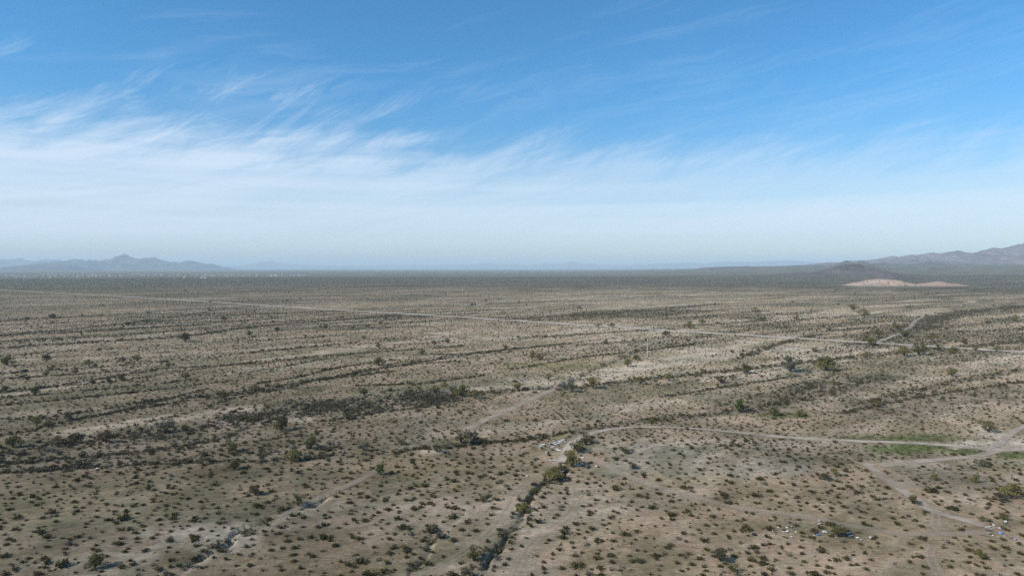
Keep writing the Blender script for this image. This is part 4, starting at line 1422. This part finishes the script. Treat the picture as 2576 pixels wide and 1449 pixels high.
for px, py, nm in ((465, 700.2, 'lone white house standing in the scrub in front of the far town'), (508, 700.4, 'first of two small white houses before the right part of the far town'), (517, 700.4, 'second of two small white houses before the right part of the far town')):
    x, y = gpt(px, py)
    ob = link('house', HOUSE[0][0], None, (x, y, float(T(x, y)[0])))
    ob.scale = (1.1, 1.1, 1.2)
    tag(ob, nm, 'house')

# ---------------------------------------------------------------- dumped litter
M['white'] = simple('weathered_white', (.62, .61, .60), .15, 2, .6)
M['off_white'] = simple('dusty_white', (.52, .49, .46), .2, 2, .8)
M['grey_rub'] = simple('grey_rubble', (.34, .34, .35), .3, 3, .8)
M['blue'] = simple('blue_plastic', (.035, .15, .62), .15, 2, .45)
M['light_blue'] = simple('light_blue_plastic', (.25, .47, .62), .15, 2, .5)
M['black'] = simple('black_plastic', (.022, .022, .026), .2, 2, .5)
M['wood'] = simple('weathered_board', (.26, .17, .12), .3, 2)
M['lilac'] = simple('faded_lilac_cloth', (.28, .24, .33), .2, 2)


def sheet_mesh(w_, l_, seed, m):
    """crumpled sheet with thickness"""
    rng = np.random.default_rng(seed)
    n = 7
    gx, gy = np.meshgrid(np.linspace(-.5, .5, n), np.linspace(-.5, .5, n))
    zt = .10 + .22 * (fbm(gx * 4 + seed, gy * 4, seed, 3)) * (1 - 1.2 * np.hypot(gx, gy) ** 2)
    xx = gx * w_ + rng.normal(0, .05, gx.shape) * w_
    yy = gy * l_ + rng.normal(0, .05, gx.shape) * l_
    V = np.vstack([np.stack([xx.ravel(), yy.ravel(), zt.ravel()], 1), np.stack([xx.ravel(), yy.ravel(), zt.ravel() - .06], 1)])
    F = []
    for i in range(n - 1):
        for j in range(n - 1):
            a = i * n + j
            F.append([a, a + 1, a + n + 1, a + n])
            F.append([a + n * n + n, a + n * n + n + 1, a + n * n + 1, a + n * n])
    rim = [j for j in range(n)] + [i * n + n - 1 for i in range(1, n)] + [(n - 1) * n + j for j in range(n - 2, -1, -1)] + [i * n for i in range(n - 2, 0, -1)]
    for a, b_ in zip(rim, rim[1:] + rim[:1]):
        F.append([b_, a, a + n * n, b_ + n * n])
    return mesh_np('sheet', V, F, [m])


def bag_mesh(s, seed, m):
    bm = bmesh.new()
    bmesh.ops.create_icosphere(bm, subdivisions=2, radius=.5)
    for v_ in bm.verts:
        k = .75 + .6 * float(fbm(np.array(v_.co.x * 3 + seed), np.array(v_.co.y * 3 + v_.co.z * 2), seed, 2))
        v_.co = Vector((v_.co.x * k * s * 1.15, v_.co.y * k * s, max(-.02, (v_.co.z * k * .6 + .22) * s)))
    me = bpy.data.meshes.new('bag')
    bm.to_mesh(me)
    bm.free()
    me.materials.append(m)
    return me


def board_mesh(l_, w_, m):
    V, F, mi = pyjoin([(*box(l_, w_, .08, 0, 0, .06), 0)])
    V = [(x_, y_, z_ + (.12 if x_ > 0 else 0)) for x_, y_, z_ in V]
    return mesh_np('board', V, F, [m])


def carton_mesh(s, m):
    parts = [(*box(s, s * .8, .04, 0, 0, 0), 0), (*box(s, .04, s * .6, 0, -s * .4, .042), 0), (*box(s, .04, s * .6, 0, s * .4, .042), 0),
             (*box(.04, s * .8 - .046, s * .6, -s / 2, 0, .043), 0), (*box(.04, s * .8 - .046, s * .6, s / 2, 0, .043), 0)]
    V = [(-s / 2, -s * .42, s * .6 + .044), (s / 2, -s * .42, s * .6 + .044), (s / 2, -s * .72, s * .75), (-s / 2, -s * .72, s * .75)]
    parts.append((V + [(a, b_, c_ + .03) for a, b_, c_ in V], [[0, 1, 2, 3], [7, 6, 5, 4], [0, 3, 7, 4], [1, 5, 6, 2], [0, 4, 5, 1], [3, 2, 6, 7]], 0))
    V, F, mi = pyjoin(parts)
    return mesh_np('carton', V, F, [m], mi)


def bucket_mesh(s, m):
    V, F = cyl(s * .36, s * .5, 0, s * .9, 14)
    F = F[:-1]
    V2, F2 = cyl(s * .33, s * .46, .04, s * .9 + .001, 14)
    F2 = [f[::-1] for f in F2[:-1]]
    V, F, mi = pyjoin([(V, F, 0), (V2, F2, 0)])
    o_ = 14
    F += [[14 + k, 14 + (k + 1) % 14, 42 + (k + 1) % 14, 42 + k] for k in range(14)]
    return mesh_np('bucket', V, F, [m])


LIT = []      # px, py, metres, kind, material, colour word, place
A_ = 'in the dump pile by the track'
for cx, cy, s, kd, ml in ((775, 540, 1.3, 'sheet', 'white'), (955, 522, .8, 'bag', 'grey_rub'), (1005, 505, .9, 'sheet', 'grey_rub'), (1050, 512, .8, 'sheet', 'off_white'), (1085, 488, .9, 'bag', 'grey_rub'),
                          (1130, 470, .9, 'sheet', 'off_white'), (1180, 458, 1.0, 'sheet', 'white'), (1235, 442, .9, 'sheet', 'off_white'), (1283, 428, .9, 'bag', 'off_white'), (1205, 498, .9, 'sheet', 'off_white'),
                          (1150, 505, .8, 'sheet', 'white'), (1105, 538, .7, 'carton', 'white'), (1325, 462, .6, 'bag', 'off_white'), (1000, 600, .9, 'sheet', 'white'), (1042, 588, .7, 'sheet', 'white'), (712, 592, .7, 'bag', 'off_white'),
                          (900, 600, 1.2, 'sheet', 'wood'), (985, 530, .9, 'bag', 'black'), (1065, 525, .8, 'sheet', 'grey_rub')):
    LIT.append((1288 + cx * .10075, 1064.8 + cy * .10075, s, kd, ml, A_))
A_ = 'just below the dump pile'
for cx, cy, s, kd, ml in ((1175, 682, 1.2, 'sheet', 'white'), (1128, 660, .8, 'bag', 'off_white'), (865, 735, .8, 'carton', 'white'), (905, 738, .7, 'bag', 'black'), (960, 938, .8, 'sheet', 'off_white'), (1020, 925, 1.0, 'sheet', 'grey_rub'), (1085, 932, .9, 'sheet', 'off_white'),
                          (570, 1220, 1.1, 'bag', 'black'), (378, 1322, .7, 'bag', 'off_white')):
    LIT.append((1288 + cx * .10075, 1064.8 + cy * .10075, s, kd, ml, A_))
A_ = 'among the gully palo verdes'
for cx, cy, s, kd, ml in ((1780, 592, .9, 'sheet', 'off_white'), (1632, 732, .6, 'bag', 'off_white'), (1772, 866, .8, 'bag', 'white'), (1650, 1062, 1.0, 'sheet', 'white'), (1262, 1206, .9, 'sheet', 'white'), (1230, 1262, 1.1, 'sheet', 'off_white'), (1412, 1275, 1.0, 'board', 'white'),
                          (850, 1325, .9, 'sheet', 'grey_rub'), (905, 1338, .8, 'bag', 'off_white')):
    LIT.append((1288 + cx * .10075, 1064.8 + cy * .10075, s, kd, ml, A_))
A_ = 'on open soil right of the gully'
for cx, cy, s, kd, ml in ((2110, 1080, .7, 'carton', 'white'), (2150, 1095, .7, 'bag', 'black'), (1830, 1305, .5, 'board', 'off_white')):
    LIT.append((1288 + cx * .10075, 1064.8 + cy * .10075, s, kd, ml, A_))
A_ = 'in the lower right litter'
for cx, cy, s, kd, ml in ((515, 290, .4, 'bag', 'white'), (680, 297, .5, 'sheet', 'white'), (760, 285, .5, 'board', 'white'), (420, 366, .5, 'bag', 'white'), (690, 362, .6, 'sheet', 'off_white'), (640, 380, 1.4, 'board', 'off_white'), (770, 470, .5, 'sheet', 'white'),
                          (850, 382, .5, 'bag', 'off_white'), (1385, 378, .85, 'sheet', 'white'), (1290, 376, .5, 'sheet', 'off_white'), (1195, 442, .3, 'bag', 'white'), (1730, 275, .5, 'bag', 'white'), (1722, 301, .55, 'board', 'white'),
                          (1845, 402, 1.0, 'board', 'white'), (1892, 456, 1.0, 'board', 'white'), (2010, 487, .6, 'sheet', 'white'), (2257, 482, .5, 'bag', 'white'), (2080, 520, .3, 'bag', 'white'), (1290, 172, .6, 'carton', 'off_white'),
                          (1320, 180, .5, 'bag', 'black'), (1295, 228, 1.0, 'board', 'off_white'), (1520, 470, .3, 'bag', 'off_white'), (1600, 492, .6, 'board', 'off_white'), (1285, 434, .75, 'sheet', 'blue'), (60, 432, .9, 'bag', 'black'),
                          (320, 475, 1.2, 'sheet', 'black'), (1160, 355, .8, 'sheet', 'lilac'), (140, 615, .3, 'bag', 'off_white'), (1512, 1025, .3, 'bag', 'off_white')):
    LIT.append((1889 + cx * .13334, 1288 + cy * .13334, s, kd, ml, A_))
A_ = 'by the burnt patch'
for cx, cy, s, kd, ml in ((1335, 710, .5, 'carton', 'white'), (1760, 628, .6, 'bucket', 'white'), (1555, 812, .5, 'bag', 'off_white'), (1640, 1000, .85, 'sheet', 'blue'), (1572, 998, .55, 'bag', 'light_blue'), (1310, 1072, .4, 'bag', 'white'), (1255, 1040, .6, 'bag', 'black'),
                          (2090, 1215, .7, 'bag', 'lilac'), (925, 782, 1.0, 'board', 'wood'), (1120, 780, 1.5, 'board', 'off_white'), (1060, 715, 1.2, 'board', 'wood')):
    LIT.append((2404.4 + cx * .07111, 1270.9 + cy * .07111, s, kd, ml, A_))
LIT.append((245, 1178.6, .9, 'sheet', 'white', 'alone at the edge of the left scrub wash'))
WORD = {'white': 'bright white', 'off_white': 'dusty pale', 'grey_rub': 'grey', 'blue': 'bright blue', 'light_blue': 'light blue', 'black': 'black', 'wood': 'reddish brown', 'lilac': 'faded lilac'}
NOUN = {'sheet': 'crumpled sheet', 'bag': 'lumpy rubbish bag', 'board': 'flat board', 'carton': 'open box', 'bucket': 'bucket'}
NAME = {'sheet': 'crumpled_sheet', 'bag': 'rubbish_bag', 'board': 'board', 'carton': 'open_box', 'bucket': 'bucket'}
rows = {}
for i_, q in enumerate(LIT):
    rows.setdefault((q[3], q[4], q[5]), []).append((q[0], i_))
lab = {}
for (kd, ml, pl), lst in rows.items():
    lst.sort()
    for r_, (px, i_) in enumerate(lst):
        base = f'{WORD[ml]} {NOUN[kd]}'
        if len(lst) == 1:
            lab[i_] = f'{base} {pl}'
        else:
            lab[i_] = f'{base}, {ORD[r_]} {pl}'
rl = random.Random(9)
for i_, (px, py, s, kd, ml, pl) in enumerate(LIT):
    x, y = gpt(px, py)
    m_ = M[ml]
    me = {'sheet': lambda: sheet_mesh(s, s * rl.uniform(.6, .95), 400 + i_, m_), 'bag': lambda: bag_mesh(s, 500 + i_, m_), 'board': lambda: board_mesh(s, s * .28, m_),
          'carton': lambda: carton_mesh(s * .8, m_), 'bucket': lambda: bucket_mesh(s, m_)}[kd]()
    ob = link(NAME[kd], me, None, (x, y, float(T(x, y)[0]) + .03))
    ob.rotation_euler = (rl.uniform(-.06, .06), rl.uniform(-.06, .06), rl.uniform(-.6, .6))
    tag(ob, lab[i_], 'litter', 'dumped litter lying on the desert')

# ---------------------------------------------------------------- air
mt = bpy.data.materials.new('haze')
mt.use_nodes = True
h = NT(mt.node_tree)
pv = h.n('ShaderNodeVolumePrincipled')
pv.inputs['Color'].default_value = (.74, .90, 1.0, 1)
pv.inputs['Density'].default_value = 5.2e-5
pv.inputs['Anisotropy'].default_value = 0.0
o = h.n('ShaderNodeOutputMaterial')
h.t.links.new(pv.outputs[0], o.inputs['Volume'])
V, F, mi = pyjoin([(*box(138000, 138000, 538, 0, 0, -8), 0)])
hz = link('haze', mesh_np('haze', V, F, [mt], mi))
tag(hz, kind='stuff')

for ob in bpy.data.objects:
    if ob.get('label') and len(ob['label'].split()) > 16:
        print('LONG', ob.name, ob['label'])
